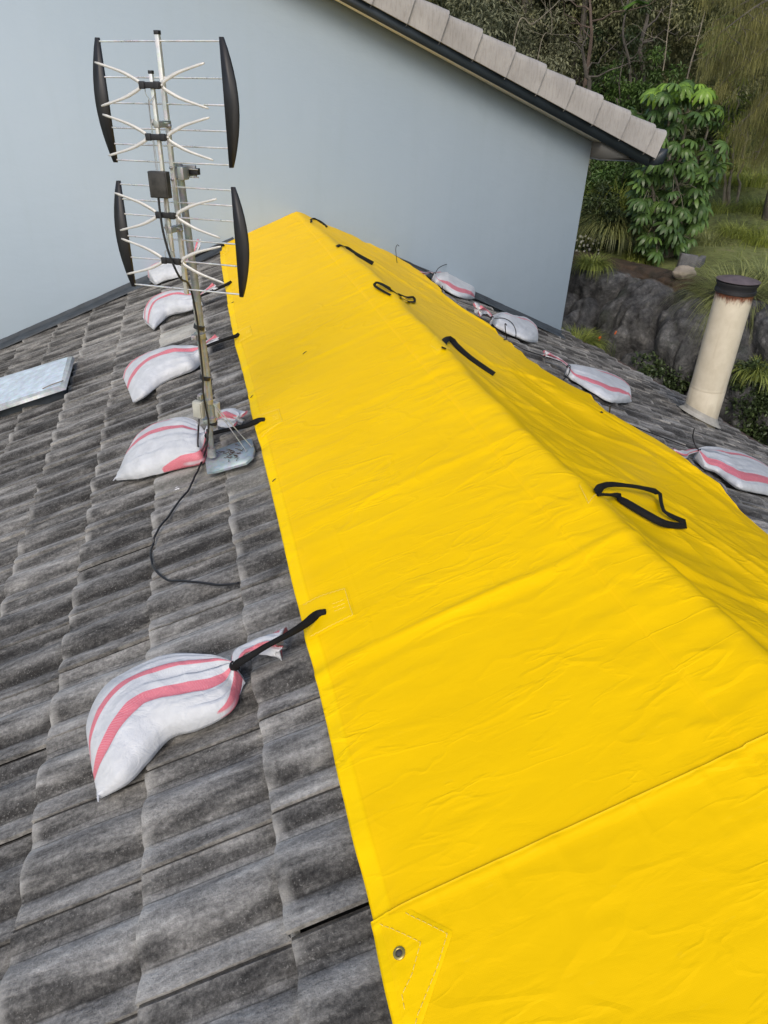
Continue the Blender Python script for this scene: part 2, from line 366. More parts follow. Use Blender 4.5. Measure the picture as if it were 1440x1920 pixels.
def mat_pipe():
    m, nt, b = newmat('cream_flue')
    v = coords(nt); tc = nt.nodes.new('ShaderNodeTexCoord'); sp = nt.nodes.new('ShaderNodeSeparateXYZ'); nt.links.new(tc.outputs['Object'], sp.inputs[0])
    z = sp.outputs[2]; n = noise(nt, v, 9, 5, .65); st = noise(nt, coords(nt, (9, 9, 1.2)), 2, 4, .6)
    col = ramp(nt, n, [(.3, (.54, .48, .36)), (.7, (.64, .58, .455))])
    col = mix(nt, col, (.40, .33, .22), math_(nt, 'MULTIPLY', ramp(nt, st, [(.55, (0, 0, 0)), (.75, (1, 1, 1))]), .35))
    # rust below the cap (object z of the flue top about 1.05)
    rz = math_(nt, 'ADD', z, math_(nt, 'MULTIPLY', math_(nt, 'SUBTRACT', noise(nt, coords(nt, (3, 3, 1)), 7, 5, .7), .5), .20))
    rf = ramp(nt, math_(nt, 'SUBTRACT', rz, math_(nt, 'MULTIPLY', 1.0, PIPE_H-.62)), [(.488, (0, 0, 0)), (.54, (1, 1, 1))])
    rust = ramp(nt, noise(nt, v, 30, 5, .7), [(.35, (.05, .015, .008)), (.6, (.20, .065, .025)), (.8, (.42, .20, .09))])
    col = mix(nt, col, rust, rf)
    # damp stain near the foot
    df = ramp(nt, math_(nt, 'ADD', z, math_(nt, 'MULTIPLY', noise(nt, coords(nt, (6, 6, 1)), 5, 4), .5)), [(.30, (1, 1, 1)), (.46, (0, 0, 0))])
    col = mix(nt, col, (.36, .31, .23), math_(nt, 'MULTIPLY', df, .35))
    nt.links.new(col, b.inputs['Base Color']); b.inputs['Roughness'].default_value = .38
    nt.links.new(bump(nt, n, .2, .004), b.inputs['Normal']); return m
def mat_galv(name='galvanised_steel', c=(.42, .43, .42), rough=.45, metal=.6):
    m, nt, b = newmat(name); v = coords(nt); vo = nt.nodes.new('ShaderNodeTexVoronoi'); vo.inputs['Scale'].default_value = 60; nt.links.new(v, vo.inputs[0])
    n = noise(nt, v, 12, 6, .7)
    col = ramp(nt, n, [(.3, tuple(x*.6 for x in c)), (.6, c), (.8, tuple(min(1, x*1.25) for x in c))])
    col = mix(nt, col, vo.outputs['Color'], .06)
    nt.links.new(col, b.inputs['Base Color']); b.inputs['Metallic'].default_value = metal
    rr = math_(nt, 'ADD', math_(nt, 'MULTIPLY', n, .3), rough-.15); nt.links.new(rr, b.inputs['Roughness']); return m

PIPE_H = 1.25
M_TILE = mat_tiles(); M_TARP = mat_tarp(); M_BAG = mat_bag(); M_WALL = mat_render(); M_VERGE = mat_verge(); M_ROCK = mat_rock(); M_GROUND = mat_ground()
M_WEB = simple('black_webbing', (.006, .006, .0065), .8, 0, .3, 60, .5, .25)
M_CORD = simple('black_cord', (.010, .010, .011), .55, 0, .3, 60, 0, .3)
M_CABLE = simple('cable_sheath', (.012, .012, .013), .4)
M_STEEL = mat_galv(); M_MAST = mat_galv('weathered_mast', (.33, .34, .335), .5, .35); M_ALU = mat_galv('aluminium', (.80, .79, .75), .35, .45)
M_ALUR = mat_galv('reflector_rod_aluminium', (.78, .78, .76), .3, .5)
M_BLACK = simple('black_plastic', (.014, .014, .016), .5, 0, .3, 20)
M_GREYB = simple('grey_junction_box', (.40, .40, .35), .55, 0, .2, 25, .2)
M_FASCIA = simple('dark_fascia_paint', (.022, .030, .038), .45, 0, .2, 3)
M_SOFFIT = simple('cream_soffit_paint', (.80, .74, .56), .6, 0, .06, 2)
M_EAVE = simple('grey_eave_lining', (.055, .055, .052), .7, 0, .1, 3)
M_FLASH = simple('lead_flashing', (.034, .042, .050), .6, 0, .4, 12, .4)
M_SKYL = mat_galv('skylight_sheet', (.66, .76, .84), .4, .15)
M_STITCH = simple('white_thread', (.76, .60, .16), .8)
M_BRASS = simple('brass_eyelet', (.42, .33, .12), .38, .8, .2, 30)
M_BARK = simple('grey_bark', (.085, .075, .062), .9, 0, .5, 6, .8)
M_BARKR = simple('red_bark', (.095, .068, .052), .9, 0, .4, 6, .8)
M_BARKP = simple('pale_bark', (.20, .175, .13), .85, 0, .35, 9, .6)
M_TWIG = simple('dry_twig', (.06, .038, .022), .9)
M_GLAZE = simple('dark_void', (.01, .01, .01), .9)

# ------------------------------------------------------------------ lower roof of concrete tiles
E_ = .3366; W_ = .30; S1 = .9948; T0 = .8635
def profile(t):
    """height of one tile across its width; t 0..1, interlock at t=0"""
    def roll(c, hw, h):
        d = np.abs(((t-c+.5) % 1)-.5)/hw; return h*(1-np.clip(d, 0, 1)**2.1)*np.where(d < 1, 1, 0)
    return roll(0.0, .205, .013)+roll(.475, .245, .0245)
def tile_sheet(name, P, s_lo, s_hi, y_lo, y_hi, nu, nv, mask, seed, pale=(), parent=None, gap=None):
    rng = np.random.default_rng(seed); Vs = []; Fs = []; A = {k: [] for k in ('u', 't', 'rnd', 'pale', 'prof')}; base = 0
    k0 = int(math.floor((s_lo-S1)/E_)); k1 = int(math.ceil((s_hi-S1)/E_)); j0 = int(math.floor((y_lo-T0)/W_)); j1 = int(math.ceil((y_hi-T0)/W_))
    for k in range(k0, k1+1):
        sc = S1+k*E_                                        # lower lip of this course
        for j in range(j0, j1+1):
            yc = T0+j*W_+rng.normal()*.0012
            if not mask(sc-.5*E_, yc+.5*W_): continue
            u = np.concatenate([np.linspace(-.06, .96, nu-3), [.985, 1.0, 1.0]]); t = np.concatenate([[0], np.linspace(0, .962, nv-4), [.972, .985, 1.0]])
            U, T = np.meshgrid(u, t, indexing='ij')
            dz = rng.normal()*.0016; tw = rng.normal()*.003; ds = rng.normal()*.003
            s = sc-E_+U*E_+ds+np.where(U > .9, (fbm(T*5+j*7, U*0+k*3, seed)*.005), 0)*(U-.9)/.1
            y = yc+T*W_
            h = -.026*(1-U)+profile(T)-.012+dz+tw*(T-.5)+.0035*(1-T)
            h = h+fbm(s*16, y*16, seed+3, 3)*.0028
            h = np.where(T > .965, h-.006*np.clip((T-.965)/.007, 0, 1), h)          # drainage groove
            h = h-.0025*np.clip((U-.96)/.04, 0, 1)**2
            h[-1, :] -= .030                                 # front face
            h[:, 0] -= .014                                  # raised near edge of the tile
            y[:, 0] -= .0005
            if gap and (k, j) == gap: h = h+.011*(1-T)+.002; 
            pt = P(0, 0); ex = np.array(P(1, 0)-P(0, 0)); n = np.array(P(0, 0, 1)-P(0, 0))
            V = s[..., None]*ex+h[..., None]*n; V[..., 1] += y
            Vs.append(V.reshape(-1, 3)); Fs.append(grid_faces(nu, nv, False, base)); base += nu*nv
            A['u'].append(U.ravel()); A['t'].append(T.ravel()); A['rnd'].append(np.full(nu*nv, rng.random()))
            pl = pale.get((k, j), 0.) if pale else 0.; A['pale'].append(np.full(nu*nv, pl))
            # mask for painted roll shade and algae: sides facing -y go dark
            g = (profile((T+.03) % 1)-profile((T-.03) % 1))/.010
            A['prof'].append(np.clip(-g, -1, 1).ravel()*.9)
    F_ = np.concatenate(Fs)
    if P is PRp: pass
    else: F_ = F_[:, ::-1]
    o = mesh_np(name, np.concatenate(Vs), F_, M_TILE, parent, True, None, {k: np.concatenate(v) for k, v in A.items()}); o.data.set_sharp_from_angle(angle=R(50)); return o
roof = empty('tiled_roof', (0, 0, 0), 'weathered grey concrete tile roof running under the yellow tarpaulin', 'roof')
def cell(P, px, py):
    q = P(px, py); s = abs(q.x)/math.cos(PL); return (int(math.ceil((s-S1)/E_)), int(math.floor((q.y-T0)/W_)))
PALE = {cell(L, 335, 612): .95, cell(L, 345, 628): .7, cell(L, 340, 765): .95, cell(L, 330, 780): .6, cell(L, 300, 905): .35, cell(L, 345, 905): .4, cell(L, 440, 900): .25, cell(L, 350, 540): .3}
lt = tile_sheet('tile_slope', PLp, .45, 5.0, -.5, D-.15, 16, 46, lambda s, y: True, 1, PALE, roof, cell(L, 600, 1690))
lt['label'] = 'near tiled slope left of the yellow sheet'
REDGE = [(-1., 6.2), (4., 5.12), (5.58, 4.92), (6.26, 4.74), (7.02, 4.48), (7.41, 4.13), (7.8, 3.7)]
def redge(y): return float(np.interp(y, [a for a, b in REDGE], [b for a, b in REDGE]))
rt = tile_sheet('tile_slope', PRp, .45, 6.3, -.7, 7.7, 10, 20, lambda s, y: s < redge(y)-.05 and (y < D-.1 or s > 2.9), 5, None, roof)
rt['label'] = 'far tiled slope right of the yellow sheet'
# roof battens/underlay plane so no light leaks between tiles, gable edge board on the right
def slab(P, pts, th):
    n = P(0, 0, 1)-P(0, 0); mb = MB(); mb.prism([P(s, y, -.065) for s, y in pts], -n*th); return mb
slab(PLp, [(.0, -.8), (5.1, -.8), (5.1, D-.01), (.0, D-.01)], .05).build('roof_underlay', M_GLAZE, roof)
slab(PRp, [(.0, -.8), (redge(-.8)-.1, -.8)]+[(b-.12, a) for a, b in REDGE[1:5]]+[(2.9, 7.3), (2.9, D-.01), (0, D-.01)], .05).build('roof_underlay', M_GLAZE, roof)
mb = MB(); gp = [PRp(b+.01, a, -.03) for a, b in REDGE[1:]]
mb.ribbon(gp, .012, [NR]*len(gp), .05); g = mb.build('gutter', simple('rusty_gutter', (.07, .05, .045), .6, .2, .5, 10), roof)
# flashing where the roof meets the gable wall
def flash(P, s0, s1, sgn):
    n = 120; s = np.linspace(s0, s1, n); V = []
    for i, si in enumerate(s):
        wv = fbm(np.array([si*5.]), np.array([3.]), 9)[0]
        for yy, h in ((D-.155+wv*.02, .006), (D-.15+wv*.02, .016), (D-.06, .022+wv*.006), (D-.018, .03), (D-.012, .05+wv*.008), (D-.005, .052+wv*.008), (D-.003, .0)):
            V.append(P(si, yy, h))
    f = grid_faces(n, 7)
    return mesh_np('flashing', [tuple(v) for v in V], f if sgn > 0 else f[:, ::-1], M_FLASH, roof, True)
flash(PLp, .6, 5.0, -1); flash(PRp, .9, 3.08, 1)

# ------------------------------------------------------------------ pale gable house beyond
house = empty('gable_house', (0, D, 0), 'pale blue grey rendered gable wall with tiled rake rising behind the tarpaulin', 'house')
XW = 2.842; ZC = .677; SLP = .385
def zr(x): return ZC-SLP*(x-XW)
XA = -2.6
wp = [(XW, D, -4.2), (XW, D, ZC), (XA, D, zr(XA)), (2*XA-XW, D, ZC), (2*XA-XW, D, -4.2)]
mb = MB(); mb.prism(wp, (0, 4.5, 0)); mb.build('wall', M_WALL, house)
YB = 6.9
b0 = aty(637, 0, YB); b1 = aty(1215, 313, YB); t0_ = aty(683, 0, YB); t1_ = aty(1192, 276, YB)
sl = (b1.z-b0.z)/(b1.x-b0.x); slt = (t1_.z-t0_.z)/(t1_.x-t0_.x)
def zb(x): return b0.z+sl*(x-b0.x)
def zt(x): return t0_.z+slt*(x-t0_.x)
XE = b1.x
# soffit slab between barge and wall (cream), follows the rake
mb = MB(); mb.prism([(XA, YB+.025, zr(XA)+.0), (XW+.0, YB+.025, zr(XW)+.0), (XW, YB+.025, zr(XW)+.03), (XA, YB+.025, zr(XA)+.03)], (0, D-YB-.027, 0))
V = []
for x in (XA, XW+.001):
    V += [Vector((x, YB+.022, zb(x)+.004)), Vector((x, D+.01, zr(x)+.001)), Vector((x, D+.01, zr(x)+.05)), Vector((x, YB+.022, zb(x)+.05))]
mb = MB(); mb.add(V, [(0, 1, 2, 3), (4, 7, 6, 5), (0, 4, 5, 1), (1, 5, 6, 2), (2, 6, 7, 3), (3, 7, 4, 0)]); mb.build('soffit', M_SOFFIT, house)
# barge board
mb = MB(); V = []
for x in (XA, XE):
    V += [Vector((x, YB, zb(x))), Vector((x, YB+.022, zb(x))), Vector((x, YB+.022, zt(x))), Vector((x, YB, zt(x)))]
mb.add(V, [(0, 3, 2, 1), (4, 5, 6, 7), (0, 1, 5, 4), (1, 2, 6, 5), (2, 3, 7, 6), (3, 0, 4, 7)])
mb.build('barge_board', M_FASCIA, house)
# boxed eave beyond the wall corner: triangular end, flat lining
yb2 = YB+.03
e0 = aty(1110, 266, yb2); e1 = aty(1106, 298, yb2); e2 = aty(1207, 311, yb2)
mb = MB(); mb.prism([(XW+.001, yb2, zb(XW)+.03), (XW+.001, yb2, e1.z), (e2.x, yb2, e1.z-.004), (e2.x+.06, yb2, zb(e2.x+.06)+.02)], (0, 4.3, 0)); mb.build('eave_lining', M_EAVE, house)
mb = MB(); mb.prism([(XW, yb2+.002, e1.z-.012), (e2.x+.05, yb2+.002, e1.z-.020), (e2.x+.05, yb2+.002, e1.z-.004), (XW, yb2+.002, e1.z-.0)], (0, 4.3, 0)); mb.build('eave_trim', M_FASCIA, house)
# roof covering above (main plane, hidden from this side) and gutter
mb = MB(); mb.prism([(XA, YB+.05, zt(XA)+.12), (XE+.06, YB+.05, zt(XE)+.08), (XE+.06, YB+.05, zt(XE)+.02), (XA, YB+.05, zt(XA)+.03)], (0, 4.6, 0))
mb.prism([(XA, YB+.05, zt(XA)+.12), (2*XA-XE, YB+.05, zt(XE)+.08), (2*XA-XE, YB+.05, zt(XE)+.02), (XA, YB+.05, zt(XA)+.03)], (0, 4.6, 0)); mb.build('roof_sheet', M_VERGE, house)
gx = XE+.06
mb = MB(); mb.prism([(gx, YB+.0, zt(XE)-.09), (gx+.095, YB+.0, zt(XE)-.075), (gx+.115, YB, zt(XE)-.0), (gx+.12, YB, zt(XE)+.055), (gx+.10, YB, zt(XE)+.055), (gx+.0, YB, zt(XE)+.0)], (0, 4.6, 0)); mb.build('gutter', M_FASCIA, house)
# verge tiles: each a capping with a rounded shoulder and a stepped end
tA = aty(781, 0, YB); tB = aty(1251, 258, YB); slt2 = (tB.z-tA.z)/(tB.x-tA.x)
def ztop(x): return tA.z+slt2*(x-tA.x)
j0x = aty(1178, 268, YB).x
joints = [aty(px, py, YB-.02).x for px, py in [(764, 42), (826, 75), (888, 105), (949, 138), (1007, 168), (1060, 198), (1112, 228), (1163, 256), (1209, 282)]]
step = (joints[-1]-joints[0])/8; joints = [joints[0]-step*k for k in range(9, 0, -1)]+joints+[XE+.045]
mb = MB(); Lx = 1.0/math.hypot(1, slt)
for i in range(len(joints)-1):
    xa, xb = joints[i], joints[i+1]; n = 7
    V = []
    for ii in range(n):
        f = ii/(n-1); x = xa-.004+(xb-xa+.006)*f
        lift = .030*f+RNG.normal()*.0008                    # lower end sits proud over the next tile
        slant = .045                                         # joint edges are cut square to the rake
        zl = zt(x)-.005*f-.004; zh = ztop(x+0)+lift
        # section from the bottom of the drop to the back of the top
        sec = [(-.002-.02*0-lift*.9, zl-0.0), (-.020-lift*.8, zl+.002), (-.022-lift*.8, zl+(zh-zl)*.5), (-.024-lift*.8, zh-.045), (-.019-lift*.6, zh-.02), (-.006, zh-.004), (.02, zh), (.16, zh+.004), (.17, zh-.05)]
        for (dy, z) in sec:
            hh = (z-zl)/max(zh-zl, 1e-6)
            V.append((x+slant*(hh-.15)*1.6, YB+dy, z-slant*0*hh))
    m_ = len(sec); mb.add(V, np.concatenate([grid_faces(n, m_)[:, ::-1], ]))
    e = (n-1)*m_
    mb.add([V[e+k] for k in range(m_)]+[(V[e+k][0]-.004, V[e+k][1]+.016, V[e+k][2]-.016) for k in range(m_)], grid_faces(2, m_))
    for (ix, iz) in ((.45, .36),):                            # nail heads
        x = xa+(xb-xa)*ix; mb.box((x, YB-.027, zt(x)+.09), ((1, 0, 0), (0, 1, 0), (0, 0, 1)), (.005, .003, .005))
o = mb.build('verge_tiles', M_VERGE, house, True)

# ------------------------------------------------------------------ tarpaulin
LE = .811
RY = [-1, .8, 2.0, 2.35, 2.67, 3.05, 3.28, 3.55, 4.05, 4.31, 4.88, 5.40, 5.69, 6.3, 7.06, 7.2]
RS = [1.60, 1.60, 1.60, 1.615, 1.65, 1.68, 1.59, 1.45, 1.55, 1.33, 1.31, 1.27, 1.10, 1.17, 1.16, 1.16]
SLy = [.6, 1.74, 2.9, 3.95, 4.44, 5.37, 6.32, 7.09]; SLs = [.811, .811, .808, .812, .818, .797, .776, .756]
def crest_x(y):
    """the sheet follows the left slope up onto the bedded ridge caps and breaks at x = crest_x"""
    return np.interp(y, [-1, .8, 1.5, 2.5, 4.9, 5.8, 6.8, 7.2], [.17, .155, .125, .105, .105, .06, .014, .006])+.012*fbm(y*2.6, y*0+4, 33, 3)*np.clip((6.8-y)/1.5, 0, 1)
def ridge_gap(x, y):
    xc = crest_x(y); k = math.tan(PL)+math.tan(PR); up = k*x; dn = k*xc*np.exp(-(np.clip(x-xc+.012, 0, None)/.13)**1.35)*1.04
    w = .010; g = -w*np.log(np.exp(-np.clip(up, -1, 1)/w)+np.exp(-dn/w)); return np.where(x > 0, np.maximum(g, 0), 0)
def tarp_point(sv, y):
    """signed slope distance sv (<0 left) and y -> (pos, height) ; arrays"""
    a = np.abs(sv); left = sv < 0
    taper = np.clip((7.35-y)/1.6, 0.25, 1)
    h = .030+0*y
    # rows of tile rolls telegraph softly on the left, courses too
    t = ((y-T0)/W_) % 1
    h = h+profile(t)*.10*np.clip((a-.15)/.3, 0, 1)
    # packing folds across the sheet
    for yf, am, wd in ((1.497, .0105, .022), (2.20, .004, .025), (2.93, .003, .03), (3.66, .004, .03), (4.35, .003, .03), (5.1, .004, .04), (5.8, .003, .04)):
        yy = y-yf-.02*fbm(sv*2, sv*0+yf, 12, 2)
        h = h+am*1.15*np.exp(-np.abs(yy)/(wd*.75))*(0.8+.8*vnoise(sv*3, yy*0+yf, 4))-am*.6*np.exp(-((yy+.05)/(wd*.9))**2)+am*.35*np.exp(-np.abs(yy-.11)/.012)*np.clip(vnoise(sv*4+9, yy*0+yf, 14)*3, 0, 1)
    # lengthwise fold
    h = h+.0012*np.exp(-np.abs(sv+.62+.01*fbm(y*1.5, y*0, 19, 2))/.006)*np.clip(vnoise(y*1.1, y*0, 18)*4, 0, 1)
    # gentle bagginess, long wrinkles running up the slope
    h = h+.006*fbm(y*1.9, sv*.7, 21, 2)*np.clip((LE-a)/.2+.2, .2, 1)*1.0
    h = h+.0055*ridged(y*6.5+sv*.25+.5*fbm(y*2, sv*2, 5, 2), sv*1.6, 40, 3)*np.clip(.35+1.6*vnoise(y*.9+3, sv*1.3, 6)+.3, .1, 1)
    # small crumples near the ridge
    near = np.exp(-((sv-.05)/.22)**2)
    h = h+near*.0070*ridged(y*13, sv*7+y*1, 50, 3)
    # slack diagonal drags on the right-hand side
    rs = np.clip((sv-.05)/.25, 0, 1)
    dd = y*1.5+sv*2.9+1.1*fbm(y*1.1, sv*1.5, 60, 2)
    h = h+rs*(.025*ridged(dd, sv*.9-y*.35, 61, 2)+.007*ridged(dd*2.6+3, sv*1.6+y*.5, 64, 3)*np.clip(.6+2*vnoise(y*1.6, sv*2, 68), 0, 1)+.034*fbm(y*1.4, sv*1.6, 66, 2))
    return h
def tarp_mesh(name, y0, y1, dy, ns, lift, parent, hemy=None, ledge=None, folds=True):
    ys = np.arange(y0, y1+dy*.5, dy); k = len(ys); q = np.linspace(-1, 1, ns)
    Y, Q = np.meshgrid(ys, q, indexing='ij')
    # straight hem on the left with small scallops between straps
    le = np.interp(Y, SLy, SLs)+.006*fbm(Y*2.2, Y*0, 3, 2)
    if ledge: le = le+ledge(Y)
    re = np.interp(Y, RY, RS)+.02*fbm(Y*3, Y*0+5, 8, 2)
    sv = np.where(Q < 0, Q*le, Q*re)
    h = tarp_point(sv, Y); lo_ = .026; h = np.where(h < lo_+.012, lo_+.012*np.exp((np.minimum(h, lo_+.012)-lo_-.012)/.012), h)+lift+np.where(sv > 0, .006, 0)
    # edges relax down to the tiles
    ed = np.where(sv < 0, le+sv, re-sv)
    h = h-.012*np.exp(-(ed/.05)**2)*(1+1.5*fbm(Y*6, sv*0, 77, 2))
    hem = ((sv < 0) & (ed < .043)).astype(float)
    h = h+hem*.0016+((sv > 0) & (ed < .05))*.0016
    if hemy is not None:
        # turned end of the sheet: a soft roll with puckers
        e = y1-Y; pk = ridged(sv*14, e*4, 90, 2)
        h = h+.005*np.exp(-((e-.010)/.014)**2)+.008*np.exp(-(e/.09))*np.maximum(pk, 0)*np.clip(e/.02, 0, 1)-.004*np.exp(-(e/.004))
    # smooth normal blending over the ridge
    xr = np.clip(sv, 0, None)*math.cos(PR); G = ridge_gap(xr, Y)
    f = np.clip((sv-crest_x(Y)*1.08)/.045, -1, 1); f = .5+.5*np.sin(f*np.pi/2)
    n = np.array(NL)[None, None]*(1-f[..., None])+np.array(NR)[None, None]*f[..., None]; n /= np.linalg.norm(n, axis=-1, keepdims=True)
    a = np.abs(sv); cx = np.where(sv < 0, -math.cos(PL), math.cos(PR)); sz = np.where(sv < 0, math.sin(PL), math.sin(PR))
    V = np.stack([a*cx, Y, -a*sz], -1)+n*h[..., None]
    V[..., 2] += G
    V = V.reshape(-1, 3); Fc = grid_faces(k, ns)[:, ::-1]
    # rim thickness (a folded 2 mm edge)
    rim = []
    idx = lambda i, j: i*ns+j
    per = [idx(i, 0) for i in range(k)]+[idx(k-1, j) for j in range(1, ns)]+[idx(i, ns-1) for i in range(k-2, -1, -1)]
    b = len(V); low = V[per].copy(); nn = n.reshape(-1, 3)[per]; low = low-nn*.006
    V = np.concatenate([V, low]); r = np.array([(per[i], per[i+1], b+i+1, b+i) for i in range(len(per)-1)])
    hh = np.concatenate([hem.ravel(), hem.ravel()[per]])
    o = mesh_np(name, V, [Fc, r], M_TARP, parent, True, None, {'hem': hh})
    return o
tarp_far = tarp_mesh('tarpaulin', .62, D-.006, .0115, 300, 0, None)
tag(tarp_far, 'large bright yellow tarpaulin draped over the roof ridge up to the pale wall', 'tarpaulin')
tarp_near = tarp_mesh('tarpaulin', -.75, .806, .008, 300, .0042, None, hemy=True, ledge=lambda y: .004*(y > .6))
tag(tarp_near, 'nearest yellow tarpaulin sheet with brass eyelet corner overlapping the longer one', 'tarpaulin')

bpy.context.view_layer.update(); DG = bpy.context.evaluated_depsgraph_get()
def bvh(*objs):
    V = []; P = []
    for o in objs:
        b = len(V); mw = o.matrix_world
        V += [mw @ v.co for v in o.data.vertices]; P += [tuple(b+i for i in p.vertices) for p in o.data.polygons]
    return BVHTree.FromPolygons(V, P)
B_FAR = bvh(tarp_far); B_NEAR = bvh(tarp_near); B_TL = bvh(lt); B_TR = bvh(rt)
def cast(B, px, py, lift=0., fallback=None):
    h = B.ray_cast(CAM, ray(px, py).normalized())
    if h[0] is None: return (fallback(px, py, .03) if fallback else None)
    n = h[1] if h[1].z > 0 else -h[1]
    return h[0]+Vector((0, 0, 1)).lerp(n, .5).normalized()*lift
def drop(B, p, lift=0.):
    h = B.ray_cast(Vector((p[0], p[1], 5)), Vector((0, 0, -1)))
    return Vector((p[0], p[1], h[0].z+lift)) if h[0] is not None else Vector(p)
def patch(B, quad, nx, ny, lift, name, mat, parent, P=None):
    """a sheet laid on surface B inside a quad of (s,y) or xyz points, following its shape"""
    a, b, c, d = [Vector(q) for q in quad]; V = []
    for i in range(ny):
        for j in range(nx):
            f = i/(ny-1); g = j/(nx-1); p = (a.lerp(b, g)).lerp(d.lerp(c, g), f)
            e = min(i, j, ny-1-i, nx-1-j); V.append(drop(B, p, lift if e > 0 else lift*.25))
    return mesh_np(name, [tuple(v) for v in V], grid_faces(ny, nx), mat, parent, True, None, {'hem': np.full(len(V), .35)})
def stitches(B, pts, lift, parent, dash=.011, gapl=.005, r=.00055):
    pts2 = []
    for i in range(len(pts)-1):
        n = max(4, int((Vector(pts[i+1])-Vector(pts[i])).length/.0022)); pts2 += [Vector(pts[i]).lerp(Vector(pts[i+1]), k/n) for k in range(n+(i == len(pts)-2))]
    mb = MB(); mb.tube([drop(B, p, lift+(.0005 if k % 6 < 4 else -.0022)) for k, p in enumerate(pts2)], r, 4)
    return mb.build('stitching', M_STITCH, parent)

# strap patches and webbing loops along the left hem
def side_patch(parent, B, corners_px, h=.03):
    q = [L(*p, h) for p in corners_px]
    o = patch(B, q, 12, 12, .0035, 'reinforcement_patch', M_TARP, parent)
    ins = [q[0].lerp(q[2], .06), q[1].lerp(q[3], .06), q[2].lerp(q[0], .06), q[3].lerp(q[1], .06)]
    stitches(B, [ins[0], ins[1], ins[2], ins[3]], .0052, o)
    m1 = q[0].lerp(q[3], .5); m2 = q[1].lerp(q[2], .5)
    c1 = m1.lerp(m2, .62); c2 = m1.lerp(m2, .86); ex = (q[3]-q[0])*.09
    for zz in (-1, 0, 1): stitches(B, [c1+ex*zz, c2+ex*zz], .0052, o)
    return o
# quads in order: hem-near... (0: hem far, 1: inner far, 2: inner near, 3: hem near)
side_patch(tarp_far, B_FAR, [(562, 1128), (650, 1101), (668, 1160), (578, 1203)])
side_patch(tarp_far, B_FAR, [(480, 782), (524, 766), (532, 793), (488, 822)])
side_patch(tarp_far, B_FAR, [(443, 622), (470, 612), (475, 630), (446, 645)])
side_patch(tarp_far, B_FAR, [(430, 528), (448, 522), (452, 534), (432, 545)])
side_patch(tarp_far, B_FAR, [(412, 470), (428, 464), (430, 474), (414, 482)])
def strap(parent, P, wd, nrm, name='strap_loop', th=.003):
    mb = MB(); P2 = resample(spline(P, 8), 44); W2 = np.interp(np.linspace(0, 1, 44), np.linspace(0, 1, len(wd)), wd)
    N2 = nrm if isinstance(nrm, Vector) else [nrm[0].lerp(nrm[1], k/43).normalized() for k in range(44)]
    mb.ribbon(P2, list(W2), N2, th); return mb.build(name, M_WEB, parent, False)
FC = (NL*.45+Vector((-.1, -.85, 0))).normalized()
def two_band(parent, P, wd, n):
    o = strap(parent, P, wd, n, th=.0045)
    return o
def jog(i): return Vector((0, 0, 0))
two_band(tarp_far, [cast(B_FAR, 612, 1152, .006), cast(B_FAR, 596, 1158, .012), L(572, 1170, .055), L(540, 1190, .085), L(500, 1211, .105), L(466, 1232, .105), L(443, 1246, .095), L(437, 1262, .06)], [.024, .026, .022, .018, .016, .018, .022, .014], ((NL*.5+Vector((0, -.85, 0))).normalized(), (NL+Vector((.5, -.8, 0))).normalized()))
two_band(tarp_far, [cast(B_FAR, 497, 790, .006), cast(B_FAR, 485, 793, .012), L(460, 799, .055), L(430, 805, .09), L(405, 811, .10), L(388, 816, .095), L(385, 822, .06)], [.025, .025, .020, .017, .018, .018, .012], (FC, FC))
two_band(tarp_far, [cast(B_FAR, 449, 628, .006), L(440, 631, .04), L(420, 637, .07), L(398, 645, .09), L(378, 653, .09)], [.024, .022, .018, .018, .014], (FC, FC))
two_band(tarp_far, [cast(B_FAR, 435, 530, .006), L(424, 534, .045), L(408, 541, .07), L(390, 549, .09), L(374, 556, .09)], [.026, .022, .020, .022, .014], (FC, FC))
two_band(tarp_far, [L(420, 459, .04), L(408, 462, .06), L(385, 472, .075), L(364, 482, .08), L(345, 492, .08)], [.024, .022, .018, .016, .012], (FC, FC))
# loops lying over the crest
def crest(px, lifts, wd, nrm=None):
    P = []; last = None
    for (x, y), l in zip(px, lifts):
        h = B_FAR.ray_cast(CAM, ray(x, y).normalized())
        if h[0] is not None: p = h[0]+(CAM-h[0]).normalized()*(l*1.5+.012)+Vector((0, 0, .006))
        else:
            d = ray(x, y); p = CAM+d*((last-CAM).dot(CAM-last)/(d.dot(CAM-last))) if last else CAM+d*7
        last = p.copy(); P.append(p)
    o = strap(tarp_far, P, wd, nrm or (Vector((-.15, -.75, .6)).normalized()), 'ridge_strap')
    return o
VUP = Vector((.0, -.55, .83)).normalized()
crest([(613, 427), (602, 418), (590, 410), (583, 412), (584, 418)], [.005, .015, .03, .02, .004], [.02, .022, .02, .02, .02], Vector((-.5, -.3, .8)).normalized())
crest([(632, 464), (640, 461), (652, 468), (673, 482), (699, 496)], [.005, .02, .02, .02, .012], [.024, .026, .032, .036, .036])
crest([(732, 555), (717, 547), (702, 537), (706, 532), (716, 535), (733, 545), (750, 556)], [.004, .01, .015, .03, .04, .035, .02], [.012, .014, .016, .018, .02, .022, .022])
crest([(748, 553), (763, 559), (775, 559), (777, 567), (766, 567), (752, 560)], [.02, .03, .03, .015, .01, .01], [.018, .018, .016, .018, .02, .02])
crest([(832, 655), (834, 641), (845, 638), (858, 652), (880, 672), (905, 690), (926, 704)], [.004, .03, .06, .05, .03, .02, .01], [.022, .024, .030, .034, .034, .030, .028])
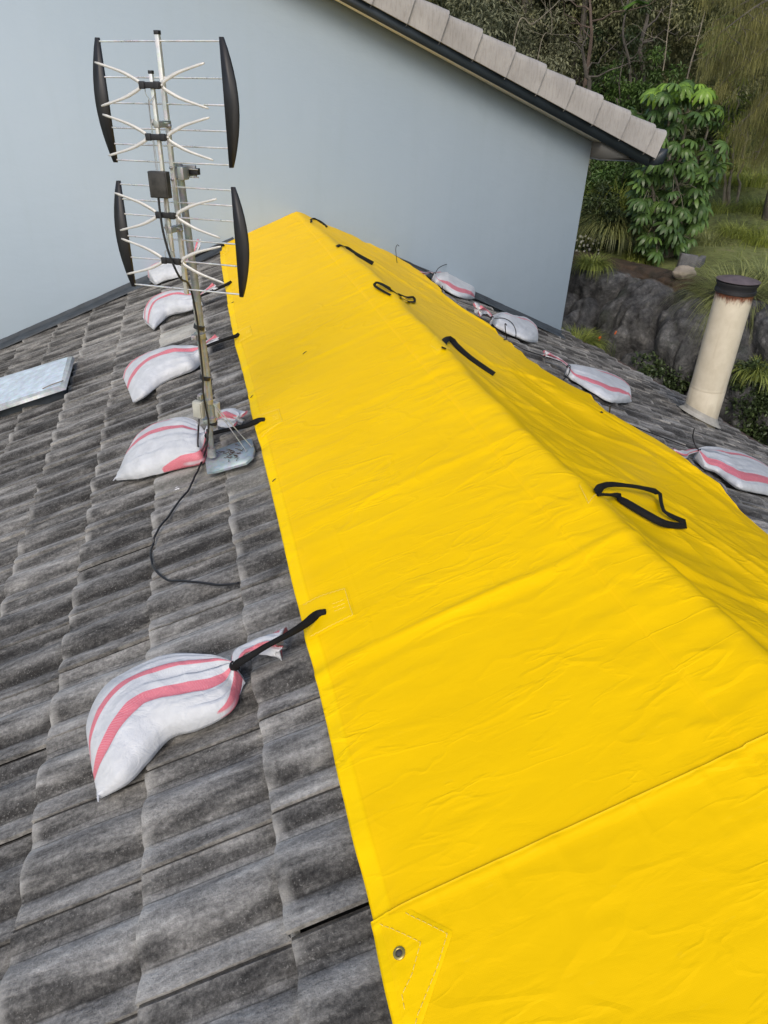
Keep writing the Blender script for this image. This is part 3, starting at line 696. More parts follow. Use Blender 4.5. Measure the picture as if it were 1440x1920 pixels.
crest([(1117, 927), (1128, 915), (1145, 911), (1183, 914), (1214, 920), (1235, 928), (1239, 944), (1245, 962), (1262, 972), (1285, 982)], [.004, .03, .06, .09, .085, .075, .055, .03, .02, .012], [.026, .030, .030, .022, .014, .016, .026, .024, .018, .022], Vector((.25, -.65, .72)).normalized())
crest([(1122, 930), (1158, 932), (1162, 938), (1183, 951), (1214, 969), (1241, 983), (1265, 988), (1286, 988)], [.003, .004, .012, .015, .018, .02, .015, .01], [.010, .009, .010, .018, .026, .028, .024, .022])
# crest patches under the loops
for q in ([(1078, 918), (1124, 905), (1160, 945), (1098, 962)], [(805, 650), (832, 640), (850, 662), (818, 667)]):
    pts = [cast(B_FAR, *p) for p in q]
    if all(p is not None for p in pts):
        o = patch(B_FAR, pts, 10, 10, .003, 'reinforcement_patch', M_TARP, tarp_far)
        stitches(B_FAR, [pts[0].lerp(pts[2], .07), pts[3].lerp(pts[1], .07), pts[3].lerp(pts[1], .07).lerp(pts[2], .75)], .0045, o)
# corner reinforcement, stitching and eyelet of the near sheet
cp = [L(*p, .035) for p in [(712, 1722), (770, 1708), (850, 1748), (815, 1850), (790, 1925), (756, 1925)]]
V = []; n = 14
c0 = cp[0]
def lay(poly, lift, name, parent):
    cc = sum(poly, Vector())/len(poly); rings = 9; V = [drop(B_NEAR, cc, lift)]; T = []; Q = []
    bd = resample(poly+[poly[0]], 60)[:-1]; m_ = len(bd)
    for r in range(1, rings+1):
        for p in bd: V.append(drop(B_NEAR, cc.lerp(p, r/rings), lift if r < rings else lift*.2))
    T = [(0, 1+k, 1+(k+1) % m_) for k in range(m_)]
    for r in range(rings-1):
        for k in range(m_): Q.append((1+r*m_+k, 1+(r+1)*m_+k, 1+(r+1)*m_+(k+1) % m_, 1+r*m_+(k+1) % m_))
    return mesh_np(name, [tuple(v) for v in V], [np.array(Q), np.array(T)], M_TARP, parent, True, None, {'hem': np.full(len(V), .6)})
pt = lay(cp, .0028, 'corner_patch', tarp_near)
stitches(B_NEAR, [L(*p, .035) for p in [(760, 1716), (838, 1755), (820, 1815), (783, 1905), (778, 1925)]], .0038, pt)
stitches(B_NEAR, [L(*p, .035) for p in [(712, 1732), (788, 1772), (772, 1830), (753, 1870), (758, 1896)]], .0038, pt)
ec = drop(B_NEAR, L(748, 1791, .035), .0045); nrm = NL
mb = MB(); e1_ = Vector((0, 1, 0)); e2_ = nrm.cross(e1_)
V = []; prof_ = [(.0068, -.003), (.0066, .0012), (.0078, .0024), (.0098, .0024), (.0118, .0010), (.0122, -.0014)]
for k in range(28):
    a = 2*math.pi*k/28
    for r_, z_ in prof_: V.append(ec+(e1_*math.cos(a)+e2_*math.sin(a))*r_+nrm*z_)
Q = [(k*6+i, ((k+1) % 28)*6+i, ((k+1) % 28)*6+i+1, k*6+i+1) for k in range(28) for i in range(5)]
mb.add(V, Q); ey = mb.build('eyelet', M_BRASS, tarp_near, True)
mb = MB(); mb.tube([ec-nrm*.0022, ec+nrm*.0004], [.0069, .0069], 24); mb.build('eyelet_hole', simple('shaded_tile', (.07, .06, .055), .9), ey)

# ------------------------------------------------------------------ sandbags
SB = {}
def sandbag(label, P_, top, seam, bot, Hh, stripes, seed, group, hA=.07, hB=.03, foldk=9, fold_a=.010, tuft=None, tr=None, cable=None):
    """top/bot: outlines from the tied neck to the bottom seam; seam (tip px)"""
    nrm = NL if P_ is L else NR; base = P_(*bot[len(bot)//2], 0)
    root = empty('sandbag', base, label, 'sandbag', group)
    nu, nr = 110, 128
    A = resample(spline([P_(*p, hA if i else hA+.02) for i, p in enumerate(top)], 8), nu)
    Bq = resample(spline([P_(*p, hB if i else hA+.02) for i, p in enumerate(bot)]+[P_(*seam, .02)], 8), nu)
    V = np.zeros((nu, nr, 3)); uv = np.zeros((nu, nr, 2)); st = np.zeros((nu, nr)); rng = np.random.default_rng(seed)
    nn = np.array(nrm)
    for i in range(nu):
        f = i/(nu-1); a = np.array(A[i]); b = np.array(Bq[i])
        ha = hA+.02*(1-min(1, f*8)); hb = hB+(hA+.02-hB)*(1-min(1, f*8))
        a0 = a-nn*ha; b0 = b-nn*hb
        H = Hh*(min(1, (f+.012)/.34)**.72)*(1-max(0, (f-.60)/.40)**2.2*.93)*(1+.08*math.sin(f*7+seed))
        th = np.linspace(0, 2*np.pi, nr, endpoint=False)
        v = (1-np.cos(th))/2; sn = np.sin(th)
        hbase = ha*(1-v)+hb*v
        top_ = np.clip(sn, 0, 1)**.75*H
        low = np.clip(-sn, 0, 1)**.42*(hbase-.004)
        h = hbase+top_-low
        # gathered folds radiating from the neck
        g = np.exp(-f*1.9)*fold_a*1.35*min(1, f*6+.25)
        fold = g*ridged(v*foldk+seed, f*.8+v*0, seed, 2)*2.2
        lng = .0030*ridged(v*4+f*5, f*4-v*2+seed, seed+5, 3)*(.5+1.2*f*(1-f)*2)+.005*ridged(f*6+v*1.5, v*2.2+seed, seed+15, 2)*np.exp(-((v-.85)/.25)**2)+.004*fbm(v*2.0+f*5, f*2.2, seed+8, 2)
        h = h+np.where(sn > -.2, fold+lng*min(1, H/.05), 0)
        P = a0[None]*(1-v)[:, None]+b0[None]*v[:, None]+nn[None]*h[:, None]
        P[:, 1] += np.where(np.abs(sn) > 0, 1, 0)*fold*.8
        V[i] = P; uv[i, :, 0] = th/(2*np.pi); uv[i, :, 1] = f
        vv = v+.012*fbm(f*3+v*0, v*0+seed, seed+2, 2)
        for (c, wdt, *ff) in stripes:
            c_ = c; w_ = wdt
            w_ = w_*max(0, 1-(f/ff[0])**1.6) if ff else w_
            if ff and f >= ff[0]: continue
            c_ = 1.0-w_*.4 if ff else c_
            st[i] = np.maximum(st[i], np.clip(.5+(w_/2-np.abs(vv-c_))*40, 0, 1)*(sn > -.45))
    VV = V.reshape(-1, 3); Fc = grid_faces(nu, nr, True)
    caps = np.array([V[0].mean(0), V[-1].mean(0)]); b_ = len(VV); VV = np.concatenate([VV, caps])
    T = [(b_, (k+1) % nr, k) for k in range(nr)]+[(b_+1, (nu-1)*nr+k, (nu-1)*nr+(k+1) % nr) for k in range(nr)]
    UV = np.concatenate([uv.reshape(-1, 2), [[0, 0], [0, 1]]]); STT = np.concatenate([st.ravel(), [0, 0]])
    if P_ is L: Fc = Fc[:, ::-1]; T = [t[::-1] for t in T]
    mesh_np('sack', VV, [Fc, np.array(T)], M_BAG, root, True, UV, {'stripe': STT})
    # seam with a frayed corner
    mb = MB(); p = VV[-1]; e = P_(*seam, .022); mb.tube(resample([A[-1]-nrm*(hA-.02), e], 6), .0035, 6); mb.tube([e, e+(e-Vector(A[-1])).normalized()*.018+nrm*.004], [.004, .0015], 5); 
    mb.build('seam', simple('seam_white', (.50, .51, .53), .7) if 'seam' not in SB else SB['seam'], root, True); SB['seam'] = bpy.data.materials['seam_white']
    # tied neck
    nk = (A[0]+Bq[0])/2
    # loose gathered end beyond the tie
    if tuft:
        sp = [P_(*p[:2], p[2]) for p in tuft]; sp = [nk]+sp; C_ = resample(spline(sp, 6), 34); rr = np.interp(np.linspace(0, 1, 34), np.linspace(0, 1, len(tr)), tr)
        mm = 40; V = []; stt = []
        t0 = (C_[1]-C_[0]).normalized(); u = t0.cross(nrm).normalized()
        for i in range(34):
            t = (C_[min(i+1, 33)]-C_[max(i-1, 0)]).normalized(); u = (u-t*u.dot(t)).normalized(); v = t.cross(u); f = i/33
            for k in range(mm):
                a = 2*math.pi*k/mm
                rg = 1+.42*math.sin(a*4+seed+f*2.2)*f**.4+.30*math.sin(a*7+seed*2-f*5)*f+.22*math.sin(a*11+f*9)*f
                zz = C_[i]+(u*math.cos(a)*1.0+v*math.sin(a)*.62)*rr[i]*rg+t*.010*math.sin(a*5+seed)*f*f
                V.append(zz); stt.append(1. if (math.sin(a*3+seed+f*.6) > .35) else 0.)
        V.append(C_[-1]-t*.012); stt.append(0)
        Fc = grid_faces(34, mm, True); T = [(34*mm, 33*mm+k, 33*mm+(k+1) % mm) for k in range(mm)]
        mesh_np('gathered_end', [tuple(x) for x in V], [Fc, np.array(T)], M_BAG, root, True, np.array([(k % mm/mm*.4, k/mm/34*.25) for k in range(len(V))]), {'stripe': stt})
    # tie
    d = (A[3]+Bq[3]-A[0]-Bq[0]).normalized(); mb = MB(); ring = []
    s1 = nrm.cross(d).normalized(); rad = .013
    for k in range(25):
        a = 2*math.pi*k/24; ring.append(nk+s1*math.cos(a)*rad+d.cross(s1)*math.sin(a)*rad*.9+d*.003*math.sin(a*2))
    mb.tube(ring, .0045, 6, False); mb.build('tie', M_CORD, root, True)
    return root, nk
GL = 'sandbags hanging along the left edge of the tarpaulin'; GR_ = 'sandbags along the right edge of the tarpaulin'
sandbag('largest white sandbag with pink stripes, nearest the bottom of the photo', L,
    [(439, 1245), (398, 1244), (349, 1243), (301, 1250), (253, 1270), (212, 1297), (184, 1330), (168, 1366), (167, 1402)], (184, 1494),
    [(441, 1253), (446, 1294), (438, 1322), (414, 1344), (366, 1368), (317, 1383), (273, 1430), (235, 1468)], .072, [(.335, .085), (.655, .135), (.985, .06, .30)], 3, GL, hA=.055,
    tuft=[(450, 1226, .075), (478, 1214, .06), (505, 1207, .06), (528, 1208, .05)], tr=[.012, .020, .020, .026, .040])
sandbag('white sandbag with a pointed foot lying against the foot of the antenna mast', L,
    [(385, 811), (370, 799), (338, 797), (307, 803), (278, 816), (256, 833), (243, 849)], (216, 897),
    [(386, 818), (387, 850), (377, 866), (338, 875), (293, 886), (255, 894)], .078, [(.13, .07), (.44, .11), (.975, .07, .55)], 11, GL, hA=.055,
    tuft=[(396, 798, .08), (410, 785, .08), (428, 783, .08), (446, 786, .08)], tr=[.012, .018, .034, .045, .035])
sandbag('long white sandbag halfway up the left edge, its neck hidden behind the antenna mast', L,
    [(376, 652), (360, 657), (338, 660), (322, 663), (286, 670), (259, 680), (239, 693), (230, 706)], (250, 753),
    [(377, 658), (372, 680), (360, 692), (338, 701), (312, 712), (291, 725), (270, 742)], .070, [(.13, .06), (.50, .13)], 17, GL, hA=.055,
    tuft=[(384, 646, .085), (395, 640, .075), (408, 634, .07)], tr=[.012, .016, .022, .026])
sandbag('curved white sandbag lying below the lower grid of the antenna, second from the wall', L,
    [(373, 553), (347, 552), (318, 556), (290, 567), (274, 582), (268, 596)], (287, 616),
    [(374, 560), (368, 573), (347, 582), (318, 589), (303, 600), (290, 612)], .068, [(.24, .09), (.55, .12)], 23, GL, hA=.055,
    tuft=[(382, 549, .09), (392, 543, .09), (403, 537, .09)], tr=[.012, .016, .024, .030])
sandbag('small looking white sandbag closest to the pale wall on the left slope', L,
    [(340, 494), (318, 497), (296, 502), (282, 509), (277, 518)], (289, 531),
    [(342, 503), (338, 513), (321, 520), (303, 526), (292, 531)], .066, [(.25, .16)], 29, GL, hA=.055,
    tuft=[(352, 488, .10), (364, 476, .13), (371, 463, .17), (373, 451, .20)], tr=[.012, .016, .020, .026, .018])
r1, n1 = sandbag('white sandbag with a pink underside hard against the pale wall right of the ridge', Rr,
    [(814, 512), (843, 517), (867, 525), (883, 537), (891, 549)], (889, 559),
    [(814, 516), (820, 530), (835, 543), (853, 553), (873, 560)], .06, [(.10, .10), (.9, .12)], 31, GR_, hA=.05, hB=.02,
    tuft=[(806, 511, .06), (796, 513, .05), (786, 513, .04)], tr=[.012, .014, .014, .022])
r2, n2 = sandbag('lumpy grey white sandbag second from the wall on the right slope', Rr,
    [(923, 593), (943, 594), (960, 600), (980, 599), (1000, 612), (1009, 627)], (1008, 641),
    [(923, 600), (929, 611), (947, 622), (967, 631), (990, 640)], .06, [(.28, .10)], 37, GR_, hA=.05, hB=.02,
    tuft=[(917, 590, .06), (908, 583, .07), (896, 580, .07)], tr=[.012, .014, .024, .045])
r3, n3 = sandbag('white sandbag with long pink stripes midway down the right edge, between pipe and tarpaulin', Rr,
    [(1066, 684), (1101, 694), (1131, 703), (1159, 716), (1174, 729), (1182, 747)], (1184, 752),
    [(1066, 691), (1074, 708), (1098, 725), (1122, 740), (1147, 752), (1171, 754)], .055, [(.22, .10), (.80, .10)], 41, GR_, hA=.045, hB=.02,
    tuft=[(1058, 680, .06), (1046, 673, .05), (1033, 668, .05), (1022, 664, .05)], tr=[.012, .013, .014, .020, .032])
r4, n4 = sandbag('white sandbag cut off by the right edge of the photo', Rr,
    [(1310, 842), (1345, 847), (1379, 854), (1412, 866), (1440, 882), (1470, 905)], (1478, 935),
    [(1310, 848), (1322, 876), (1345, 886), (1367, 903), (1388, 917), (1415, 923), (1445, 928)], .055, [(.22, .09), (.82, .13)], 47, GR_, hA=.045, hB=.02,
    tuft=[(1302, 845, .06), (1290, 848, .05), (1278, 852, .05), (1262, 846, .05)], tr=[.012, .014, .014, .022, .018])

# elastic cords on the right: from the hem eyelets to the bags
def cord(P, label, r=.0035):
    mb = MB(); mb.tube(resample(spline(P, 8), 60), r, 6); o = mb.build('elastic_cord', M_CORD, None, True)
    return tag(o, label, 'cord', 'elastic cords tying the right sandbags')
cord([Rr(745, 497, .03), Rr(743, 480, .10), Rr(742, 466, .15), Rr(745, 459, .17), Rr(748, 461, .17)], 'short black cord end curling up at the tarpaulin hem by the wall', .003)
cord([Rr(748, 484, .05), Rr(775, 497, .05), Rr(800, 508, .06), n1, Rr(822, 503, .12), Rr(836, 496, .17), Rr(850, 496, .18), Rr(860, 506, .14), Rr(864, 519, .08)], 'black elastic cord arching over the sandbag against the wall')
cord([Rr(829, 558, .02), Rr(829, 545, .08), Rr(830, 536, .12)], 'tiny upright black cord end on the hem below the wall sandbag', .003)
cord([Rr(893, 585, .03), Rr(908, 590, .05), n2, Rr(945, 597, .11), Rr(960, 606, .12), Rr(967, 620, .08), Rr(967, 632, .03)], 'black elastic cord looped over the lumpy grey white sandbag')
cord([cast(B_FAR, 944, 639, .01) or Rr(944, 639, .03), Rr(950, 636, .03), Rr(948, 622, .08), Rr(947, 607, .13), Rr(950, 610, .12)], 'upright black cord end at the hem beside the lumpy sandbag', .0035)
cord([Rr(953, 640, .03), Rr(985, 656, .035), Rr(1020, 668, .04), Rr(1050, 678, .05), n3, Rr(1069, 690, .09), Rr(1066, 702, .06), Rr(1056, 712, .02)], 'black elastic cord running to the neck of the long striped right sandbag')
cord([cast(B_FAR, 1126, 775, .01) or Rr(1126, 775, .03), Rr(1138, 778, .03), Rr(1143, 772, .06), Rr(1144, 762, .10), Rr(1148, 760, .11)], 'knotted black cord end standing up from the tarpaulin hem', .004)
cord([Rr(1138, 778, .03), Rr(1150, 784, .03), Rr(1200, 804, .035), Rr(1250, 823, .04), Rr(1290, 838, .05), n4, Rr(1304, 836, .10), Rr(1299, 820, .15), Rr(1302, 803, .20)], 'long black elastic cord from the hem knot to the sandbag at the photo edge')

# scrap of grey mesh by the first bag, bird dropping, dry twigs
P = [drop(B_TL, L(*p, .03), .006) for p in [(375, 1243), (400, 1232), (430, 1220), (455, 1217)]]
mb = MB(); V = []
P2 = resample(spline(P, 5), 20)
for i, p in enumerate(P2):
    for k in range(7):
        q = p+Vector((-.004, 1, 0))*(k-3)*.0065*(.6+.4*math.sin(i*.5+1)); V.append(drop(B_TL, q, .010+.005*math.sin(k*2+i*1.3)))
o = mesh_np('mesh_scrap', [tuple(v) for v in V], grid_faces(20, 7), simple('grey_mesh_cloth', (.33, .37, .38), .9, 0, .4, 90, .8), None, True)
tag(o, 'crumpled scrap of blue grey mesh tucked behind the largest sandbag', 'cloth scrap')
def blob(pxs, name, mat, label, cat, B=B_TL, P_=L, lift=.0015):
    mb = MB()
    for (x, y, r) in pxs:
        c = P_(x, y, .02); V = [drop(B, c, lift*1.6)]
        for k in range(9):
            a = k/9*6.283; V.append(drop(B, c+Vector((math.cos(a), math.sin(a), 0))*r*random.uniform(.6, 1.2), lift*.6))
        mb.add(V, None, [(0, 1+k, 1+(k+1) % 9) for k in range(9)])
    return tag(mb.build(name, mat, None, True), label, cat)
blob([(330, 903, .009), (333, 907, .007), (329, 909, .006)], 'bird_dropping', simple('chalk_white', (.8, .8, .78), .8), 'small white bird dropping on the tiles left of the base plate', 'bird dropping')
for i, (a, b, lb) in enumerate([((511, 904), (518, 899), 'short dark twig near the hem just above the near roof step'), ((470, 747), (475, 742), 'tiny dark twig on the hem right of the mast junction box'), ((568, 665), (575, 660), 'tiny dry twig lying mid sheet on the yellow tarpaulin'), ((434, 569), (439, 567), 'tiny twig on the yellow hem beside the lower antenna grid')]):
    p, q = cast(B_FAR, *a, .003), cast(B_FAR, *b, .004)
    if p is None or q is None: continue
    mb = MB(); mb.tube([p, p.lerp(q, .5)+Vector((0, 0, .002)), q], [.0018, .0022, .001], 5); tag(mb.build('twig', M_TWIG, None), lb, 'twig')

# ------------------------------------------------------------------ television antenna on its mast
mast = empty('antenna_mast', (-.961, 3.03, -.36), 'galvanised steel antenna mast standing on a folded plate, with wire stays', 'mast')
base_p = Vector((-.961, 3.03, -.347)); lo_top = Vector((-.972, 3.03, .10)); 
cpt = [L(*p, .028) for p in [(385, 866), (390, 849), (454, 826), (471, 822), (477, 843), (474, 856), (461, 868), (405, 884), (388, 886)]]
mb = MB(); mb.prism(cpt, -NL*.003)
for i in range(len(cpt)):                                     # down-turned lips
    a, b = cpt[i], cpt[(i+1) % len(cpt)]; mb.add([a+NL*.0005, b+NL*.0005, b-NL*.009+(b-sum(cpt, Vector())/len(cpt))*.008, a-NL*.009+(a-sum(cpt, Vector())/len(cpt))*.008], [(0, 1, 2, 3)])
pl = mb.build('base_plate', mat_galv('plate_zinc', (.36, .43, .46), .5, .4), mast)
mb = MB(); rr = [(.016, .0), (.016, .45)]
mb.tube([base_p+NL*.01, Vector((-.964, 3.03, -.2)), Vector((-.970, 3.03, .05)), Vector((-.980, 3.028, .34))], .0115, 14); mb.build('lower_pole', M_STEEL, mast, True)
mb = MB(); off = Vector((.016, .006, 0))
mb.tube([Vector((-.961, 3.03, -.21))+off*.6, Vector((-.975, 3.03, .04))+off, Vector((-.981, 3.03, .35))+off*.6, Vector((-.996, 3.03, .835))], .0138, 16); mb.build('upper_pole', M_MAST, mast, True)
mb = MB()
for z, x in ((-.17, -.958), (-.085, -.966), (.20, -.974)):
    c = Vector((x, 3.03, z)); mb.tube([c-Vector((0, 0, .010)), c+Vector((0, 0, .010))],   .0235, 16); mb.box(c+Vector((-.024, -.022, 0)), ((1, 0, 0), (0, 1, 0), (0, 0, 1)), (.010, .010, .010), .002)
    mb.tube([c+Vector((-.03, -.045, 0)), c+Vector((-.03, .0, 0))], .003, 6)
    mb.build('pole_clamp', M_STEEL, mast, True); mb = MB()
mb = MB(); a = base_p+NL*.012; mb.tube([a+Vector((-.0, -.021, .012)), a+Vector((0, .021, .012))], .009, 10); mb.tube([a-Vector((0, 0, .012)), a+Vector((0, 0, .03))], [.021, .017], 12); mb.build('foot_bolt', M_STEEL, mast, True)
top_s = Vector((-.957, 3.035, -.075))
for q in ((462, 846), (472, 838)):
    e = L(*q, .03); mb = MB(); mb.tube([top_s, top_s.lerp(e, .5)+Vector((0, 0, -.002)), e], .0022, 6); mb.tube([e, e+Vector((0, 0, .008))], .005, 6); mb.build('stay_wire', M_STEEL, mast, True)
# black clip band on mast
mb = MB()
for z, x in ((.235, -.975), (-.185, -.955), (.02, -.969)): mb = MB(); mb.tube([(x, 3.03, z-.007), (x+.004, 3.03, z+.007)], .0225, 14); mb.build('cable_tie', M_BLACK, mast, True)
# leaf litter on the plate
mb = MB()
for i in range(46):
    px, py = random.gauss(435, 12), random.gauss(852, 7); p = L(px, py, .031+random.random()*.006); a = random.random()*6.28; l = random.uniform(.008, .03)
    dv = Vector((math.cos(a), math.sin(a), random.uniform(-.1, .25)))*l; mb.tube([p-dv/2, p+Vector((random.uniform(-.003, .003), 0, .002)), p+dv/2], [.0012, .0017, .0008], 4)
tag(mb.build('leaf_litter', M_TWIG, None), 'small nest of dry twigs and needles on the mast base plate', 'leaf litter', kind='stuff')
# weatherproof boxes strapped to the mast
jb = empty('junction_box', (-.985, 3.0, -.15), 'weathered beige junction boxes strapped either side of the mast foot', 'junction box')
ax = (Vector((.85, -.53, 0)), Vector((.53, .85, 0)), Vector((0, 0, 1)))
c = aty(373, 767, 3.0); mb = MB(); mb.box(c, ax, (.022, .014, .036), .004); mb.box(c+Vector((-.009, -.014, .0)), ax, (.0185, .003, .032), .002); mb.build('box_body', M_GREYB, jb, True)
c2 = aty(402, 768, 3.055); mb = MB(); mb.box(c2, ax, (.022, .014, .034), .004); mb.build('box_body', M_GREYB, jb, True)
c3 = aty(376, 744, 3.0); mb = MB(); mb.box(c3, ax, (.009, .012, .012), .002); mb.tube([c3+Vector((-.012, -.02, .003)), c3+Vector((.012, .02, .003))], .005, 8); mb.build('clamp_bracket', M_STEEL, jb, True)

ANT = empty('tv_antenna', (-1.0174, 2.9916, .7994), 'double panel television antenna with pale bow tie elements and black side rails', 'antenna')
AM = Euler((R(-.8147), R(-1.9096), R(-32.1685))).to_matrix(); AC = Vector((-1.0174, 2.9916, .7994))
def aw(x, y, z): return AC+AM @ Vector((x, y, z))
AX = (AM.col[0], AM.col[1], AM.col[2])
HU = [.4085, .3039, .2256, .1481, .0961, .0437]; HL = [-.0377, -.0892, -.1411, -.2195, -.2979, -.4004]
for z in HU+HL:
    mb = MB(); mb.tube([aw(-.237, 0, z), aw(0, 0, z+random.uniform(-.0008, .0008)), aw(.237, 0, z)], .0031, 10); mb.build('reflector_rod', M_ALUR, ANT, True)
for hs in (HU, HL):
    z1, z0 = hs[0]+.011, hs[-1]-.009
    for sg in (-1, 1):
        pts = [(.230, z0), (.230, z1), (.243, z1)]; out = []
        for k in range(1, 12): f = k/12; out.append((.243+.038*math.sin(math.pi*f)**.9+.0*f, z1+(z0-z1)*f))
        pts = pts+out+[(.243, z0)]
        mb = MB(); P = [aw(sg*x, -.005, z) for x, z in pts]
        mb.prism(P if sg < 0 else P[::-1], AM @ Vector((0, .010, 0))); mb.build('side_rail', M_BLACK, ANT)
mb = MB(); mb.box(aw(0, .0, .005), AX, (.0075, .0075, .424), .0015)
mb.build('rear_boom', M_ALU, ANT)
mb = MB(); mb.box(aw(.004, -.070, .022), AX, (.006, .006, .292), .0012); mb.build('front_boom', M_ALU, ANT)
mb = MB()
for z in (.437, ): mb.box(aw(0, 0, .433), AX, (.0088, .0088, .006), .001)
mb.build('end_cap', M_BLACK, ANT); mb = MB(); mb.box(aw(.004, -.070, .318), AX, (.0072, .0072, .005), .001); mb.build('end_cap', M_BLACK, ANT)
BZ = [(.2805, .010), (.1265, .009), (-.1235, .009), (-.2810, .010)]
for zc, hh in BZ:
    mb = MB(); mb.box(aw(.002, -.080, zc), AX, (.040, .007, .0095), .002); mb.box(aw(-.026, -.086, zc), AX, (.010, .005, .0115), .002); mb.box(aw(.030, -.086, zc), AX, (.010, .005, .0115), .002)
    mb.build('insulator', M_BLACK, ANT)
    for sg in (-1, 1):
        mb = MB(); r0, tip = .041, .205; up = .0635
        def arm(s_):
            cl = [(r0, 0), (r0+.003, s_*.008), (r0+.030, s_*.022), (r0+.075, s_*.040), (tip, s_*up)]; wd = [.0056, .0060, .0048, .0040, .0040]
            P_ = resample(spline([Vector((a, 0, b)) for a, b in cl], 5), 16); Wd = np.interp(np.linspace(0, 1, 16), np.linspace(0, 1, 5), wd); V = []
            for i, p in enumerate(P_):
                t = (P_[min(i+1, 15)]-P_[max(i-1, 0)]).normalized(); n = Vector((-t.z, 0, t.x))
                e = p + (t*.004 if i == 15 else Vector())
                for a, b in ((-1, -1), (1, -1), (1, 1), (-1, 1)):
                    q = p+n*a*Wd[i]*(1 if i < 15 else .6)+(t*.003 if i == 15 else Vector()); V.append(aw(.004+sg*q.x, -.078+b*.0011+.006*0, zc+q.z))
            Q = list(grid_faces(16, 4, True))+[(3, 2, 1, 0), (60, 61, 62, 63)]
            mb.add(V, Q)
        arm(1); arm(-1); mb.tube([aw(.004+sg*(r0+.001), -.082, zc), aw(.004+sg*(r0+.001), -.072, zc)], .004, 8)
        mb.build('bow_tie_element', simple('oxidised_aluminium', (.58, .57, .54), .5, .2, .12, 25, .2) if 'oxidised_aluminium' not in bpy.data.materials else bpy.data.materials['oxidised_aluminium'], ANT)
# cross brackets joining front and rear booms
for z in (.165, -.175):
    mb = MB(); mb.box(aw(.004, -.038, z), AX, (.0105, .040, .0105), .002); mb.tube([aw(-.035, -.040, z+.004), aw(.03, -.040, z+.004)], .0022, 6)
    mb.box(aw(-.030, -.040, z+.004), AX, (.003, .010, .004)); mb.box(aw(-.030, -.040, z+.004), AX, (.003, .004, .010)); mb.tube([aw(.012, -.02, z-.006), aw(.024, -.02, z-.006)], .007, 6)
    mb.build('boom_bracket', M_STEEL, ANT)
# clamp to the mast
mb = MB(); mb.box(aw(.028, .020, .008), AX, (.012, .020, .022), .003); mb.box(aw(.028, .060, .012), AX, (.030, .006, .020), .002)
for zz in (-.006, .020): mb.tube([aw(-.004, .045, zz), aw(.075, .045, zz)], .0028, 6)
mb.tube([aw(.0, -.012, .026), aw(.0, .06, .026)], .0028, 6); mb.tube([aw(.0, -.014, -.012), aw(.0, .06, -.012)], .0028, 6); mb.tube([aw(0, -.014, .026), aw(0, -.009, .026)], .006, 6); mb.tube([aw(0, -.014, -.012), aw(0, -.009, -.012)], .006, 6)
mb.build('mast_clamp', M_STEEL, ANT)
mb = MB(); mb.box(aw(.055, .055, .012), AX, (.018, .010, .011), .002); mb.build('clamp_block', M_BLACK, ANT)
# balun box and feed wires
mb = MB(); mb.box(aw(-.001, -.090, -.022), AX, (.037, .013, .043), .003); mb.box(aw(-.001, -.1035, -.022), AX, (.033, .002, .039), .001)
mb.build('amplifier_box', simple('grimy_black_box', (.035, .033, .030), .5, 0, .7, 30, .2), ANT)
def wire(P, r, m, name): mb = MB(); mb.tube(resample(spline(P, 7), 50), r, 6); return mb.build(name, m, ANT, True)
wire([aw(-.018, -.082, .272), aw(-.020, -.080, .255), aw(-.008, -.082, .240), aw(-.012, -.082, .225), aw(-.013, -.082, .13), aw(-.012, -.085, .02)], .0014, M_STEEL, 'feed_wire')
wire([aw(.018, -.082, .272), aw(.012, -.080, .250), aw(.0, -.082, .238), aw(-.008, -.084, .222), aw(-.009, -.082, .13), aw(-.006, -.085, .02)], .0014, M_STEEL, 'feed_wire')
wire([aw(.004, -.082, -.064), aw(-.004, -.082, -.15), aw(-.006, -.082, -.235), aw(-.020, -.082, -.250), aw(-.018, -.082, -.275)], .0014, M_STEEL, 'feed_wire')
wire([aw(.008, -.082, -.064), aw(.0, -.082, -.15), aw(.004, -.082, -.238), aw(.020, -.082, -.250), aw(.018, -.082, -.275)], .0014, M_STEEL, 'feed_wire')
# coax: down the mast, a loop at the foot, a bow on the tiles
P = [aw(-.012, -.092, -.062), aw(-.012, -.094, -.11), aw(-.006, -.098, -.18), aw(.008, -.096, -.26), aw(.030, -.080, -.34), aty(355, 535, 2.975), aty(368, 590, 2.99), aty(374, 640, 2.995), aty(380, 700, 2.995), aty(381, 735, 2.99), aty(386, 765, 2.99), aty(391, 790, 2.99), aty(390, 812, 2.98), aty(385, 832, 2.965), L(377, 845, .06), L(371, 835, .09), aty(372, 805, 2.975), aty(373, 786, 2.985)]
mb = MB(); mb.tube(resample(spline(P, 8), 150), .0042, 8); o = mb.build('coaxial_cable', M_CABLE, None, True); tag(o, 'black coaxial cable running down the mast from the antenna box to a small loop', 'cable')
P = [aty(388, 805, 2.98), aty(389, 826, 2.965), L(384, 850, .05), L(372, 880, .018), L(356, 915, .014), L(332, 950, .014), L(305, 985, .014), L(288, 1015, .014), L(284, 1038, .014), L(291, 1068, .014), L(312, 1085, .014), L(345, 1092, .014), L(395, 1094, .014), L(442, 1093, .012), L(449, 1091, .0)]
P = resample(spline(P, 8), 110)
P = [p if i < 26 else drop(B_TL, p, .012).lerp(p+NL*.012, .6) for i, p in enumerate(P)]
mb = MB(); mb.tube(resample(spline(P, 2), 160), .0045, 8); o = mb.build('coaxial_cable', M_CABLE, None, True); tag(o, 'black cable bowing across the tiles from the mast foot and vanishing under a tile', 'cable')

